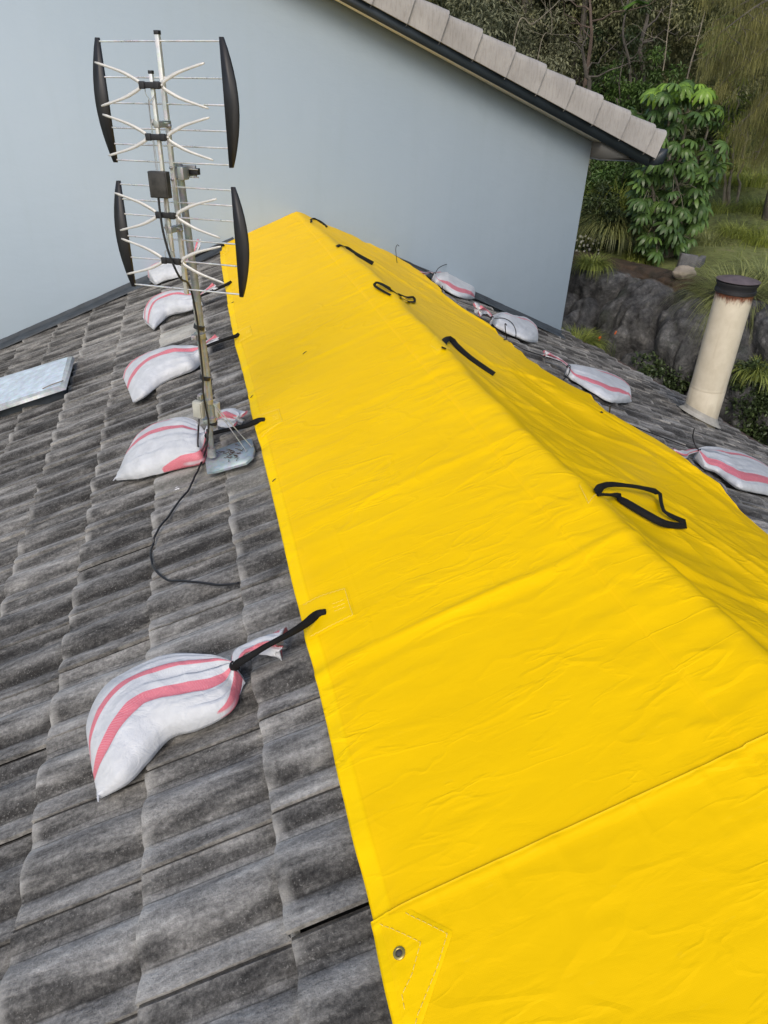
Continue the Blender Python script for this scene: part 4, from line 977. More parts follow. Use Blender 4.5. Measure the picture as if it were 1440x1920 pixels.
# ------------------------------------------------------------------ skylight
sk = empty('skylight', L(60, 730, 0), 'flat bluish metal skylight cover at the left edge of the photo', 'skylight')
A, B_, C_, Dd = [L(*p, .078) for p in [(0, 708), (127, 669), (113, 722), (0, 758)]]
A2 = B_+(A-B_)*1.35; D2 = C_+(Dd-C_)*1.35
mb = MB(); top = [A2, B_, C_, D2]; cen = sum(top, Vector())/4; n = 14; V = []
for i in range(n):
    for j in range(n):
        f = i/(n-1); g = j/(n-1); p = A2.lerp(B_, g).lerp(D2.lerp(C_, g), f); e = min(f, 1-f, g, 1-g)
        V.append(p+NL*(.010*min(1, e*9)+.0025*float(fbm(np.array([g*5.]), np.array([f*4.]), 3)[0])))
mb.add(V, grid_faces(n, n)); mb.build('cover_sheet', M_SKYL, sk, True)
mb = MB(); o1 = [p+(p-cen).normalized()*.03-NL*.012 for p in top]; o2 = [p+(p-cen).normalized()*.036-NL*.034 for p in top]; i1 = [p-(p-cen).normalized()*.03-NL*.034 for p in top]; i2 = [p-(p-cen).normalized()*.03-NL*.10 for p in top]
def loop(a, b): mb.add(a+b, [(k, (k+1) % 4, 4+(k+1) % 4, 4+k) for k in range(4)])
loop([p-NL*.0 for p in top], o1); loop(o1, o2); loop(o2, i1); mb.build('cover_rim', mat_galv('rim_metal', (.50, .53, .53), .45, .3), sk)
mb = MB(); loop(i1, i2); mb.build('kerb', M_FLASH, sk)
mb = MB(); a = cast(bvh(*[o for o in sk.children if o.name.startswith('cover_sheet')]), 78, 730, .003) or L(78, 730, .11); b = L(116, 714, .118); mb.tube(resample(spline([L(80, 729, .092), L(95, 722, .094), L(112, 716, .093), L(118, 714, .086)], 5), 20), .004, 6); mb.build('cable_stub', simple('dirty_lead', (.20, .18, .15), .7), sk, True)

# ------------------------------------------------------------------ cream flue pipe
pb = Rr(1311, 785, 0)
PB = Vector((pb.x, pb.y, pb.z)); ptop = aty(1371, 535, PB.y); PIPEH = ptop.z-PB.z
flue = empty('flue_pipe', PB, 'cream painted round flue pipe with a rusty collar and dark cap on the far slope', 'flue')
dsc = (PB-CAM).length; rad = 58/2/F*(dsc*.985)*1.0
mb = MB(); zz = [-.25, .1, .30, .305, .312, .325, .332, .337, PIPEH*.6, PIPEH-.02]
mb.tube([PB+Vector((0, 0, z)) for z in zz], [rad*(1.012 if i in (4, 5) else 1)*(1.0 if i < 3 else .985) for i in range(len(zz))], 48)
PIPE_H = PIPEH; pm = mb.build('pipe', mat_pipe(), flue, True)
mb = MB(); V = []
for k in range(64):
    a = 2*math.pi*k/64
    for r_, z_ in ((rad*1.01, .03), (rad*1.06, -.0), (rad*1.32, -.0)):
        p = PB+Vector((math.cos(a)*r_, math.sin(a)*r_, 0)); p.z = PB.z-(p.x-PB.x)*math.tan(PR)+z_+(.035 if r_ > rad*1.1 else .05)
        if r_ > rad*1.3: p.z -= .02
        V.append(p)
mb.add(V, [(k*3+i, ((k+1) % 64)*3+i, ((k+1) % 64)*3+i+1, k*3+i+1) for k in range(64) for i in range(2)]); mb.build('collar_flashing', simple('mortar_flashing', (.30, .29, .26), .85, 0, .3, 14, .5), flue, True)
mb = MB(); top = PB+Vector((0, 0, PIPEH))
mb.tube([top+Vector((0, 0, z)) for z in (-.06, -.055, -.03, -.025, .0, .012, .03, .035)], [rad*1.02, rad*1.08, rad*1.08, rad*1.03, rad*1.04, rad*1.10, rad*1.10, rad*.9], 48); mb.build('cap_band', simple('black_rubber_band', (.016, .016, .018), .5), flue, True)
mb = MB(); mb.tube([top+Vector((.0, 0, z)) for z in (.040, .044, .055, .068, .075)], [rad*1.13, rad*1.15, rad*.90, rad*.48, rad*.02], 48); mb.build('cap', simple('weathered_cap', (.13, .10, .10), .55, .2, .3, 14), flue, True)

# ------------------------------------------------------------------ hillside, rock bank
BN = np.array([.881, .475]); BT = np.array([-.475, .881]); B0 = np.array([4.3, 9.8])
def dist(x, y): return (x-B0[0])*BN[0]+(y-B0[1])*BN[1]
def zprof(d):
    return np.interp(d, [-30, -1.9, -1.35, -.9, -.35, 0, .5, 1.6, 4.5, 8, 13, 20, 32, 60, 110], [-4.2, -3.9, -3.4, -2.55, -1.55, -1.16, -1.06, -.95, -.62, -.05, 1.1, 4.0, 11, 30, 45])
def terrain_z(x, y):
    d = dist(x, y); return zprof(d)+np.clip((d-.3)/3, 0, 1)*(.35*fbm(x*.35, y*.35, 200, 3)+.06*fbm(x*2, y*2, 201, 2))
ds = np.concatenate([np.linspace(-60, -2, 20), np.linspace(-1.8, 16, 120), np.linspace(17, 110, 60)]); asv = np.concatenate([np.linspace(-90, -16, 30), np.linspace(-15, 15, 180), np.linspace(16, 90, 30)])
DD, AA = np.meshgrid(ds, asv, indexing='ij'); X = B0[0]+DD*BN[0]+AA*BT[0]; Y = B0[1]+DD*BN[1]+AA*BT[1]; Z = terrain_z(X, Y)-1.3*np.clip((.30-DD)/.25, 0, 1)*np.clip((DD+3.2)/.5, 0, 1)
ter = mesh_np('hillside', np.stack([X, Y, Z], -1).reshape(-1, 3), grid_faces(len(ds), len(asv))[:, ::-1], M_GROUND, None, True); tag(ter, kind='structure')
# rock bank
ds = np.arange(-2.6, .75, .024); asv = np.arange(-7, 5, .024); DD, AA = np.meshgrid(ds, asv, indexing='ij')
wob = .45*fbm(AA*.55, AA*0+1, 300, 3); d2 = DD+wob*np.clip(-DD+.4, 0, 1)
Zr = zprof(d2); bul = np.clip(1-np.abs(d2+.9)/1.3, 0, 1)
def worley(x, y, seed):
    ix = np.floor(x); iy = np.floor(y); f1 = np.full(x.shape, 9.); f2 = np.full(x.shape, 9.)
    for a in (-1, 0, 1):
        for b in (-1, 0, 1):
            px = ix+a+_hash(ix+a, iy+b, seed); py = iy+b+_hash(ix+a, iy+b, seed+7); d = np.hypot(px-x, py-y)
            f2 = np.where(d < f1, f1, np.minimum(f2, d)); f1 = np.minimum(f1, d)
    return f1, f2
wx = AA*1.05+.75*DD+.35*fbm(AA*1.4, DD*1.4, 331, 3); wy = DD*1.5-.5*AA+.35*fbm(AA*1.4, DD*1.4, 341, 3)
f1, f2 = worley(wx, wy, 351); g1, g2 = worley(wx*3.1+4, wy*2.3, 361)
crev = np.clip((f2-f1)/.22, 0, 1)**.5; crev2 = np.clip((g2-g1)/.25, 0, 1)**.6
vor = .34*crev-.30*f1*.8+.10*crev2+.14*fbm(AA*.9, DD*.8+AA*.3, 301, 4)+.17*ridged(AA*1.2+DD*.9, DD*1.3-AA*.5, 305, 4)+.12*ridged(AA*3.2+DD*1.6, DD*3.4-AA, 309, 4)+.05*fbm(AA*12, DD*12, 311, 4)
off = vor*(.35+bul)*np.clip((.75-DD)/.5, 0, 1)
X = B0[0]+(DD-off*.65)*BN[0]+AA*BT[0]; Y = B0[1]+(DD-off*.65)*BN[1]+AA*BT[1]; Z = Zr+off*.55+.02
soil = np.clip((DD+.15+.25*fbm(AA*1.5, DD*2, 320, 3))/.5, 0, 1)
rk = mesh_np('rock_bank', np.stack([X, Y, Z], -1).reshape(-1, 3), grid_faces(len(ds), len(asv))[:, ::-1], M_ROCK, None, True, None, {'soil': soil.ravel(), 'crev': (crev*.7+crev2*.3).ravel()}); tag(rk, kind='structure')
B_G = bvh(ter, rk)
def ground(px, py):
    h = B_G.ray_cast(CAM, ray(px, py).normalized()); return h[0] if h[0] else None
def gz(x, y):
    h = B_G.ray_cast(Vector((x, y, 60)), Vector((0, 0, -1))); return h[0].z if h[0] else float(terrain_z(np.array([x]), np.array([y]))[0])

# ------------------------------------------------------------------ foliage builders (all numpy)
def rnd_unit(n, rng):
    v = rng.normal(size=(n, 3)); return v/np.linalg.norm(v, axis=1, keepdims=True)
def leaves(C, Dr, Up, Ln, Wd, rv, fold=.25):
    """n folded leaf blades: base C, direction Dr, up Up, length Ln, width Wd"""
    n = len(C); Dr = Dr/np.linalg.norm(Dr, axis=1, keepdims=True); Sd = np.cross(Dr, Up); Sd /= np.maximum(np.linalg.norm(Sd, axis=1, keepdims=True), 1e-6); Nn = np.cross(Sd, Dr)
    Ln = Ln[:, None]; Wd = Wd[:, None]
    a = C; tip = C+Dr*Ln-Nn*Ln*.12; m = C+Dr*Ln*.5; l = m+Sd*Wd*.5+Nn*Wd*fold; r = m-Sd*Wd*.5+Nn*Wd*fold
    V = np.stack([a, r, tip, l], 1).reshape(-1, 3); F_ = np.arange(n*4).reshape(n, 4)
    T = np.concatenate([F_[:, [0, 1, 2]], F_[:, [0, 2, 3]]]); return V, T, np.repeat(rv, 4)
def crown(parent, name, mat, cl, nper, lsz, asp, seed, droop=.4, rad=.35):
    """cl: (m,4) clump centres + radius"""
    rng = np.random.default_rng(seed); cl = np.asarray(cl); m = len(cl); n = m*nper
    idx = np.repeat(np.arange(m), nper); u = rnd_unit(n, rng); rr = cl[idx, 3]*(rng.random(n)**.45)
    C = cl[idx, :3]+u*rr[:, None]*np.array([1, 1, .72]); Dr = u*.7+rnd_unit(n, rng)*.8; Dr[:, 2] -= droop
    rv = np.clip(rng.random(m)[idx]*.55+rng.random(n)*.45, 0, 1)
    V, T, rv = leaves(C, Dr, rnd_unit(n, rng)*.6+np.array([0, 0, 1.]), lsz*(.6+.8*rng.random(n)), lsz*asp*(.7+.6*rng.random(n)), rv)
    return mesh_np(name, V, T, mat, parent, False, None, {'rnd': rv})
def limb(a, b, r0, r1, rng, n=9, wob=.06):
    a = Vector(a); b = Vector(b); Ls = (b-a).length; P = []
    for k in range(n): f = k/(n-1); P.append(a.lerp(b, f)+Vector(rng.normal(size=3))*wob*Ls*math.sin(math.pi*f)*.6)
    return P, list(np.linspace(r0, r1, n))
def tree(px, y, ztop, rad, label, leafmat, bark, seed, nlimb=9, ncl=60, nper=130, lsz=.09, asp=.35, z_lo=.25, trunk_r=.12, lean=(0, 0), group='trees on the hillside', flat=1.0, name='bush_tree', cat='tree', droop=.4, bare=0):
    rng = np.random.default_rng(seed); p = aty(px[0], px[1], y); x, yy = p.x, p.y; z0 = gz(x, yy)-.1; H = ztop-z0
    t = empty(name, (x, yy, z0), label, cat, group)
    topc = Vector((x+lean[0], yy+lean[1], z0+H*.92)); mb = MB(); P, rr = limb((x, yy, z0), topc, trunk_r, trunk_r*.25, rng, 14, .07); mb.tube(P, rr, 9); mb.build('trunk', bark, t, True)
    cl = []; mb = MB()
    for k in range(nlimb):
        f = z_lo+(.98-z_lo)*(k+rng.random()*.8)/nlimb; f = min(f, .99); a = P[int(f*(len(P)-1))]; an = k*2.4+rng.random()*1.2
        ln = rad*(.55+.6*rng.random())*(1.15-.55*f); e = Vector(a)+Vector((math.cos(an)*ln, math.sin(an)*ln, ln*rng.uniform(-.1, .6)))
        Q, q = limb(a, e, trunk_r*.26*(1.1-f*.6), .006, rng, 8, .10); mb.tube(Q, q, 6)
        for s_ in range(3):
            c_ = Q[3+s_]; e2 = Vector(c_)+Vector(rng.normal(size=3))*ln*.38; Q2, q2 = limb(c_, e2, .014, .003, rng, 5, .12); mb.tube(Q2, q2, 4)
            if rng.random() > bare: cl.append((*e2, rad*.30*(.6+.7*rng.random())))
        if rng.random() > bare: cl.append((*e, rad*.34*(.6+.7*rng.random())))
    mb.build('branches', M_BARK, t, True)
    while len(cl) < ncl:
        c = cl[rng.integers(0, len(cl))]; cl.append((c[0]+rng.normal()*rad*.3, c[1]+rng.normal()*rad*.3, c[2]+rng.normal()*rad*.30*flat, rad*.2*(.5+.8*rng.random())))
    crown(t, 'crown', leafmat, cl, nper, lsz, asp, seed+1, droop)
    return t

LM_olive = mat_leaf('olive_leaf', (.155, .165, .080), .5, .5, .2)
LM_grey = mat_leaf('grey_green_leaf', (.19, .20, .12), .45, .55, .2)
LM_dark = mat_leaf('dark_leaf', (.052, .078, .030), .5, .42, .15)
LM_green = mat_leaf('mid_green_leaf', (.095, .165, .042), .5, .4, .25)
LM_umb = mat_leaf('glossy_palmate_leaf', (.080, .145, .038), .45, .36, .2, .4)
LM_umby = mat_leaf('fresh_palmate_leaf', (.20, .34, .05), .35, .28, .35, .5)
LM_need = mat_leaf('casuarina_needle', (.185, .185, .062), .5, .6, .2)
LM_yel = mat_leaf('yellow_green_leaf', (.27, .32, .06), .4, .45, .35)
LM_grass = mat_leaf('grass_blade', (.24, .29, .07), .55, .5, .25)
LM_lom = mat_leaf('lomandra_blade', (.23, .26, .10), .5, .42, .2)

# trees beyond: each one by itself (pixel column, distance, crown top height, radius)
GT = 'trees on the hillside'
T_ = [
 ((760, 20), 19, 7.5, 2.3, 'dense dark olive tree leftmost above the tiled rake', LM_olive, M_BARK, 101),
 ((900, 40), 17, 6.5, 2.0, 'grey green scrubby tree just above the middle of the tiled rake', LM_grey, M_BARK, 102),
 ((985, 70), 15.5, 5.2, 1.7, 'fine leaved grey green tree with bare pale branches above the rake', LM_grey, M_BARKP, 103),
 ((1045, 60), 21, 9.0, 2.3, 'tall tree with a reddish brown trunk behind the scrub', LM_olive, M_BARKR, 104),
 ((1105, 120), 15, 4.6, 1.5, 'scrubby tree with a dark topped grey stem above the lower rake', LM_olive, M_BARK, 105),
 ((1180, 60), 19, 8.5, 2.1, 'dark shaded tree with twisting stems in the upper middle of the bush', LM_dark, M_BARK, 106),
 ((1235, 50), 17, 6.5, 1.8, 'dull green tree hung with vines left of the weeping tree', LM_olive, M_BARK, 107),
 ((1300, 30), 22, 10., 2.4, 'very dark dense tree at the top behind the fern fronds', LM_dark, M_BARK, 108),
 ((1390, 40), 24, 11., 2.8, 'tall dark tree behind the weeping tree at the right edge', LM_dark, M_BARK, 109),
 ((830, 0), 26, 13., 3.0, 'far tall olive tree behind the left scrub', LM_olive, M_BARKR, 110),
 ((980, 0), 28, 14., 3.2, 'far tall grey trunked tree in the back row above the rake', LM_dark, M_BARK, 111),
 ((1120, 0), 27, 14., 3.0, 'far tree with a pinkish trunk in the back row', LM_olive, M_BARKR, 112),
 ((1500, 40), 17, 7.5, 2.4, 'bushy olive tree uphill of the weeping tree, at the very edge', LM_olive, M_BARK, 114),
 ((1650, 60), 19, 9.0, 2.6, 'dark bushy tree farther round the slope past the weeping tree', LM_dark, M_BARK, 115),
 ((1260, 0), 30, 15., 3.2, 'farthest dark tree of the back row above the umbrella tree', LM_dark, M_BARK, 113),
]
for i, (px, y, zt_, rd, lb, lm, bk, sd_) in enumerate(T_):
    far = y > 23
    tree(px, y, zt_, rd, lb, lm, bk, sd_, nlimb=11 if not far else 12, ncl=200 if not far else 120, nper=210 if not far else 130, lsz=.085 if not far else .16, asp=.38, z_lo=.08 if not far else .12, trunk_r=.10 if not far else .2, bare=.12)
# low understory bushes
U_ = [
 ((1150, 215), 13.2, 1.75, .75, 'soft bright green ferny bush behind the end of the rake', LM_green, 131),
 ((1195, 250), 13.6, 1.3, .7, 'mid green bush squeezed between rake end and umbrella tree', LM_green, 132),
 ((1120, 190), 14.5, 2.3, .9, 'dark bush right behind the lower verge tiles', LM_dark, 133),
 ((1330, 290), 15.5, 1.5, 1.0, 'dark green bush behind the right side of the umbrella tree', LM_dark, 134),
 ((1110, 450), 10.6, -.25, .50, 'dark bush with small white flowers beside the wall corner', LM_dark, 135),
 ((1160, 345), 11.6, .55, .6, 'shaded green bush under the eave of the gable house', LM_green, 136),
]
for px, y, zt_, rd, lb, lm, sd_ in U_:
    tree(px, y, zt_, rd, lb, lm, M_BARK, sd_, nlimb=9, ncl=60, nper=150, lsz=.075, asp=.36, z_lo=.05, trunk_r=.03, group='low bushes on the bank', name='shrub', cat='shrub')
# white flowers on the dark bush
fb = [aty(1080+random.random()*50, 440+random.random()*40, 10.35) for _ in range(26)]
V = []; T = []
for p in fb:
    for k in range(5):
        a = k*1.257; b = len(V); V += [p, p+Vector((math.cos(a)*.018, -.006, math.sin(a)*.018)), p+Vector((math.cos(a+.6)*.018, -.006, math.sin(a+.6)*.018))]; T.append((b, b+1, b+2))
o = mesh_np('white_flowers', [tuple(v) for v in V], np.array(T), simple('white_petal', (.75, .75, .7), .7), None); tag(o, 'scatter of tiny white flowers on the dark bush by the wall', 'flowers', kind='stuff')
# dense undergrowth filling the wood floor and the wood far behind
rng = np.random.default_rng(55); m = 900; dd = 9+rng.random(m)**.8*34; aa = rng.uniform(-26, 16, m); x = B0[0]+dd*BN[0]+aa*BT[0]; y = B0[1]+dd*BN[1]+aa*BT[1]
keep = (y > 12.5) | (x > 9); x, y, dd = x[keep], y[keep], dd[keep]; zz = terrain_z(x, y)
cl = np.stack([x, y, zz+rng.uniform(.1, 1.9, len(x))+dd*.05, rng.uniform(.5, 1.2, len(x))], 1)
ug = crown(None, 'undergrowth', LM_dark, cl, 110, .16, .40, 56); tag(ug, 'continuous dark undergrowth filling the wood behind the separate trees', 'undergrowth', kind='stuff')

# vines / thin bare pale stems in the wood
def bare_stem(pts, y, r, mat, label, name='bare_sapling', cat='sapling', group='thin bare stems in the wood'):
    P = [aty(px, py, y+dy) for px, py, dy in pts]; z = gz(P[0].x, P[0].y)
    if P[0].z > z: P = [Vector((P[0].x, P[0].y, z-.05))]+P
    mb = MB(); P = spline(P, 7); mb.tube(P, list(np.linspace(r, r*.35, len(P))), 7)
    rg = np.random.default_rng(int(pts[0][0]))
    for k in range(5):
        i = int(len(P)*(.45+.1*k)); i = min(i, len(P)-1); a = P[i]; e = a+Vector((rg.normal()*.5, rg.normal()*.3, rg.uniform(-.1, .5))); Q, q = limb(a, e, r*.35, .003, rg, 6, .12); mb.tube(Q, q, 5)
    o = mb.build(name, mat, None, True); return tag(o, label, cat, group)
bare_stem([(1103, 180, 0), (1099, 140, 0), (1093, 100, 0), (1090, 96, .1)], 12.6, .045, M_BARK, 'short snapped grey stem standing above the verge tiles')
bare_stem([(1104, 110, 0), (1108, 40, 0), (1104, -20, .2)], 13.6, .042, M_BARKR, 'reddish trunk rising out of frame above the snapped stem')
bare_stem([(1178, 190, 0), (1180, 120, 0), (1168, 60, 0), (1182, -20, .2)], 13.4, .035, M_BARK, 'thin curved grey stem in the middle of the wood')
bare_stem([(1204, 160, 0), (1200, 90, 0), (1214, 30, .1), (1206, -20, .2)], 14.0, .06, M_BARK, 'dark twisting trunk left of the hanging vines')
bare_stem([(1240, 150, 0), (1252, 60, .1), (1262, -20, .2)], 13.0, .014, M_BARKP, 'slim pale vine stem leaning right above the umbrella tree')
bare_stem([(1288, 150, 0), (1304, 90, .1), (1322, 20, .2)], 12.4, .018, M_BARKP, 'pale leaning stem just right of the umbrella tree top')
bare_stem([(965, 70, 0), (1000, 45, 0), (1040, 10, .1), (1060, -15, .2)], 12.6, .010, M_BARKP, 'bare pale branchy stem above the upper verge tiles')
bare_stem([(1010, 100, 0), (1034, 60, .1), (1030, 0, .2)], 12.8, .008, M_BARKP, 'second bare pale stem, upright, beside the branchy one')
# yellow stemmed shrub under the weeping tree
ys = empty('yellow_stem_shrub', aty(1372, 330, 12.2), 'slender shrub with pale yellow canes and yellow green leaves below the weeping tree', 'shrub')
mb = MB(); tips = []
for bx, tx, ty in ((1370, 1366, 190), (1376, 1385, 160), (1392, 1404, 215), (1380, 1376, 230)):
    a = aty(bx, 345, 12.2); a.z = gz(a.x, a.y)-.05; e = aty(tx, ty, 12.2); P, q = limb(a, e, .028, .012, np.random.default_rng(bx), 9, .04); mb.tube(P, q, 7); tips += P[5:]
mb.build('canes', M_BARKP, ys, True)
crown(ys, 'leaves', LM_yel, [(*(t+Vector((random.gauss(0, .1), random.gauss(0, .1), random.gauss(0, .1)))), .16) for t in tips[:14]], 16, .17, .22, 77, .9)

# umbrella tree with palmate, drooping leaves
ub = ground(1250, 482) or Vector((5.93, 10, -.95)); um = empty('umbrella_tree', ub, 'umbrella tree with glossy drooping finger leaves beyond the gutter of the gable house', 'tree')
rng = np.random.default_rng(88); mb = MB(); stems = []
cen = aty(1262, 330, ub.y)
for k in range(5):
    e = aty([1215, 1250, 1290, 1330, 1265][k], [230, 185, 190, 235, 300][k], ub.y+[-.1, .1, .1, .2, -.3][k]); P, q = limb(ub+Vector(((k-2)*.05, 0, -.05)), e, .035, .014, rng, 10, .05); mb.tube(P, q, 8); stems += P[2:]
mb.build('trunk', M_BARKP, um, True)
LV = []; LT = []; LR = []; Yv = []; Yt = []; Yr = []; nb = 0; nby = 0; mb = MB()
pos = []
outl = [(150, 1235, 1310), (180, 1205, 1350), (215, 1180, 1365), (260, 1180, 1372), (300, 1195, 1365), (340, 1185, 1345), (380, 1180, 1335), (420, 1185, 1320), (455, 1190, 1300), (478, 1215, 1280)]
for k in range(230):
    py = 152+rng.random()*322; lo = np.interp(py, [o_[0] for o_ in outl], [o_[1] for o_ in outl]); hi = np.interp(py, [o_[0] for o_ in outl], [o_[2] for o_ in outl])
    px = lo+8+rng.random()*(hi-lo-16); e = abs((px-(lo+hi)/2)/((hi-lo)/2)); dep = math.sqrt(max(0, 1-e*e))*.75
    yy = ub.y+(-dep+rng.random()*dep*1.7)*.9; pos.append((px, py, yy))
pos += [(1255, 158, ub.y-.35), (1272, 170, ub.y-.45), (1228, 172, ub.y-.3), (1350, 205, ub.y-.3), (1290, 168, ub.y-.2)]
for i, (px, py, yy) in enumerate(pos):
    c = aty(px, py, yy); young = i >= 230 or (py < 190 and rng.random() < .35)
    n = rng.integers(9, 13); Ls = rng.uniform(.15, .215); tilt = Vector((rng.normal()*.3, rng.normal()*.3-.25, 1)).normalized(); q = tilt.to_track_quat('Z', 'Y'); a0 = rng.random()*6.28; rv = np.clip(rng.random()*.8+.1, 0, 1)
    st_ = min(stems, key=lambda s_: (s_-c).length); mb.tube([st_.lerp(c, .0), st_.lerp(c, .6)+Vector((0, 0, .03)), c], [.006, .004, .003], 4, False)
    for j in range(n):
        a = a0+6.283*j/n; ll = Ls*rng.uniform(.85, 1.1); V = []; dp = rng.uniform(.75, 1.15)
        for s_, wv in ((0, .004), (.12, .004), (.3, .014), (.55, .022), (.8, .020), (.95, .011), (1.0, .002)):
            rr_ = ll*(s_-.25*s_*s_*dp); zz_ = ll*(.10*s_-.78*dp*s_*s_*.9)
            for sg, zf in ((-1, .25), (0, 0), (1, .25)):
                w_ = wv*sg*(ll/.16); p = q @ Vector((math.cos(a)*rr_-math.sin(a)*w_, math.sin(a)*rr_+math.cos(a)*w_, zz_+abs(w_)*zf)); V.append(tuple(c+p))
        Q = grid_faces(7, 3)
        rj = np.full(21, np.clip(rv+rng.normal()*.08, 0, 1))
        if young: Yv.append(V); Yt.append(Q+nby); Yr.append(rj); nby += 21
        else: LV.append(V); LT.append(Q+nb); LR.append(rj); nb += 21
mb.build('leaf_stalks', M_BARKP, um)
mesh_np('crown', np.concatenate(LV), np.concatenate(LT), LM_umb, um, True, None, {'rnd': np.concatenate(LR)})
o = mesh_np('young_leaves', np.concatenate(Yv), np.concatenate(Yt), LM_umby, um, True, None, {'rnd': np.concatenate(Yr)}); o['label'] = 'bright yellow green new leaves at the top'

# weeping she-oak, hanging needle foliage
wt = aty(1520, 150, 11.2); wz = gz(wt.x, wt.y); we = empty('weeping_tree', (wt.x, wt.y, wz), 'weeping tree with brownish hanging needle foliage at the right edge', 'tree')
rng = np.random.default_rng(91); mb = MB(); P, q = limb((wt.x, wt.y, wz-.1), (wt.x-.2, wt.y+.1, 5.2), .13, .04, rng, 14, .04); mb.tube(P, q, 10); mb.build('trunk', M_BARK, we, True)
mb = MB(); src = []
ends = [(1340, 40, 10.8), (1330, 110, 10.6), (1372, 70, 10.4), (1345, 165, 10.5), (1390, 130, 10.3), (1400, 20, 10.8), (1420, 200, 10.2), (1385, 240, 10.5), (1440, 90, 10.0), (1455, 250, 10.2), (1370, -30, 10.7), (1425, -40, 10.4), (1325, 0, 11.2), (1460, 330, 10.2), (1415, 300, 10.5), (1360, 120, 11.2), (1410, 90, 11.3), (1500, 50, 10.0), (1480, 170, 10.0), (1352, 60, 10.2)]
for k, (ex, ey, eyy) in enumerate(ends):
    e = aty(ex, ey, eyy); a = min(P, key=lambda s_: abs(s_.z-(e.z+.35))); mid = a.lerp(e, .55)+Vector((0, 0, .35)); Q = spline([a, mid, e], 8); mb.tube(Q, list(np.linspace(.03, .004, len(Q))), 5); src += Q[4:]
    for s_ in range(7):
        c = Q[5+rng.integers(0, len(Q)-5)]; e2 = c+Vector((rng.normal()*.22, rng.normal()*.2, -abs(rng.normal())*.22-.05)); Q2, q2 = limb(c, e2, .006, .002, rng, 5, .1); mb.tube(Q2, q2, 4); src += Q2
mb.build('branches', M_BARK, we, True)
SN = 30000; si = rng.integers(0, len(src), SN); base = np.array([tuple(s_) for s_ in src])[si]+rng.normal(size=(SN, 3))*.055
ang = rng.random(SN)*6.283; ln = rng.uniform(.06, .20, SN); V = np.zeros((SN, 4, 2, 3)); hv = np.stack([np.cos(ang), np.sin(ang), np.zeros(SN)], 1); sw = np.stack([-np.sin(ang), np.cos(ang), np.zeros(SN)], 1)
for k, f in enumerate((0, .33, .66, 1.)):
    c = base+hv*(ln*(.35*f-.12*f*f))[:, None]+np.array([0, 0, -1.])*(ln*(f*.25+.75*f*f))[:, None]
    for s_ in (0, 1): V[:, k, s_] = c+sw*(.0022*(1-.6*f)*(s_*2-1))
Fq = np.array([[0, 1, 3, 2], [2, 3, 5, 4], [4, 5, 7, 6]]); Fc = (np.arange(SN)[:, None, None]*8+Fq[None]).reshape(-1, 4)
mesh_np('needles', V.reshape(-1, 3), Fc, LM_need, we, False, None, {'rnd': np.repeat(np.clip(rng.random(len(src))[si]*.6+rng.random(SN)*.4, 0, 1), 8)})
# bright green fern like branch in front of the dark trees
fr = empty('feathery_sapling', aty(1345, 92, 12.6), 'sapling with bright green feathery fronds left of the weeping foliage', 'sapling')
fV = []; fT = []; mbf = MB(); LC = []; LD = []
for (ax_, ay_, bx_, by_) in ((1385, 60, 1312, 84), (1390, 55, 1330, 52), (1388, 70, 1318, 100), (1380, 75, 1335, 112), (1392, 45, 1352, 30), (1165, 30, 1215, -10), (1215, 5, 1170, 12)):
    yv = 12.2 if ax_ > 1300 else 13.; P = spline([aty(ax_, ay_, yv), aty((ax_+bx_)/2, (ay_+by_)/2-8, yv-.1), aty(bx_, by_, yv-.2)], 10); mbf.tube(P, .004, 4)
    for i in range(1, len(P)):
        t = (P[min(i+1, len(P)-1)]-P[i-1]).normalized(); sd_ = t.cross(Vector((0, 0, 1))).normalized()
        for sg in (-1, 1):
            for rep in range(3): LC.append(tuple(P[i]+t*rep*.012)); LD.append(tuple(sd_*sg+t*.55-Vector((0, 0, .35))))
stm = aty(1392, 60, 12.3); mbf.tube([Vector((stm.x+.1, stm.y, gz(stm.x+.1, stm.y))), Vector((stm.x, stm.y, stm.z))], [.02, .01], 6)
mbf.build('stem', M_BARK, fr, True)
LC = np.array(LC); LD = np.array(LD); V, T, rv = leaves(LC, LD, np.tile([0, 0, 1.], (len(LC), 1)), np.full(len(LC), .085), np.full(len(LC), .020), np.random.default_rng(5).random(len(LC)))
mesh_np('fronds', V, T, mat_leaf('frond_green', (.10, .20, .035), .3, .45, .3), fr, False, None, {'rnd': rv})

# grasses
def blades(C, L_, W_b, bend, az, rv, name, mat, parent=None, up=1.):
    n = len(C); K = 6; V = np.zeros((n, K, 2, 3)); hv = np.stack([np.cos(az), np.sin(az), np.zeros(n)], 1); sw = np.stack([-np.sin(az), np.cos(az), np.zeros(n)], 1)
    for k in range(K):
        f = k/(K-1); th = (bend*f*1.0)[:, None]
        r = L_[:, None]*(np.sin(th*.9)*f*.75); z = L_[:, None]*(f*up-np.clip(1-np.cos(th), 0, 2)*f*.75)
        c = C+hv*r+np.array([0, 0, 1.])*z
        for s_ in (0, 1): V[:, k, s_] = c+sw*(W_b[:, None]*(1-f**2*.95)*(s_-.5))
    q = np.array([[2*k, 2*k+1, 2*k+3, 2*k+2] for k in range(K-1)]); Fc = (np.arange(n)[:, None, None]*2*K+q[None]).reshape(-1, 4)
    return mesh_np(name, V.reshape(-1, 3), Fc, mat, parent, False, None, {'rnd': np.repeat(rv, 2*K)})
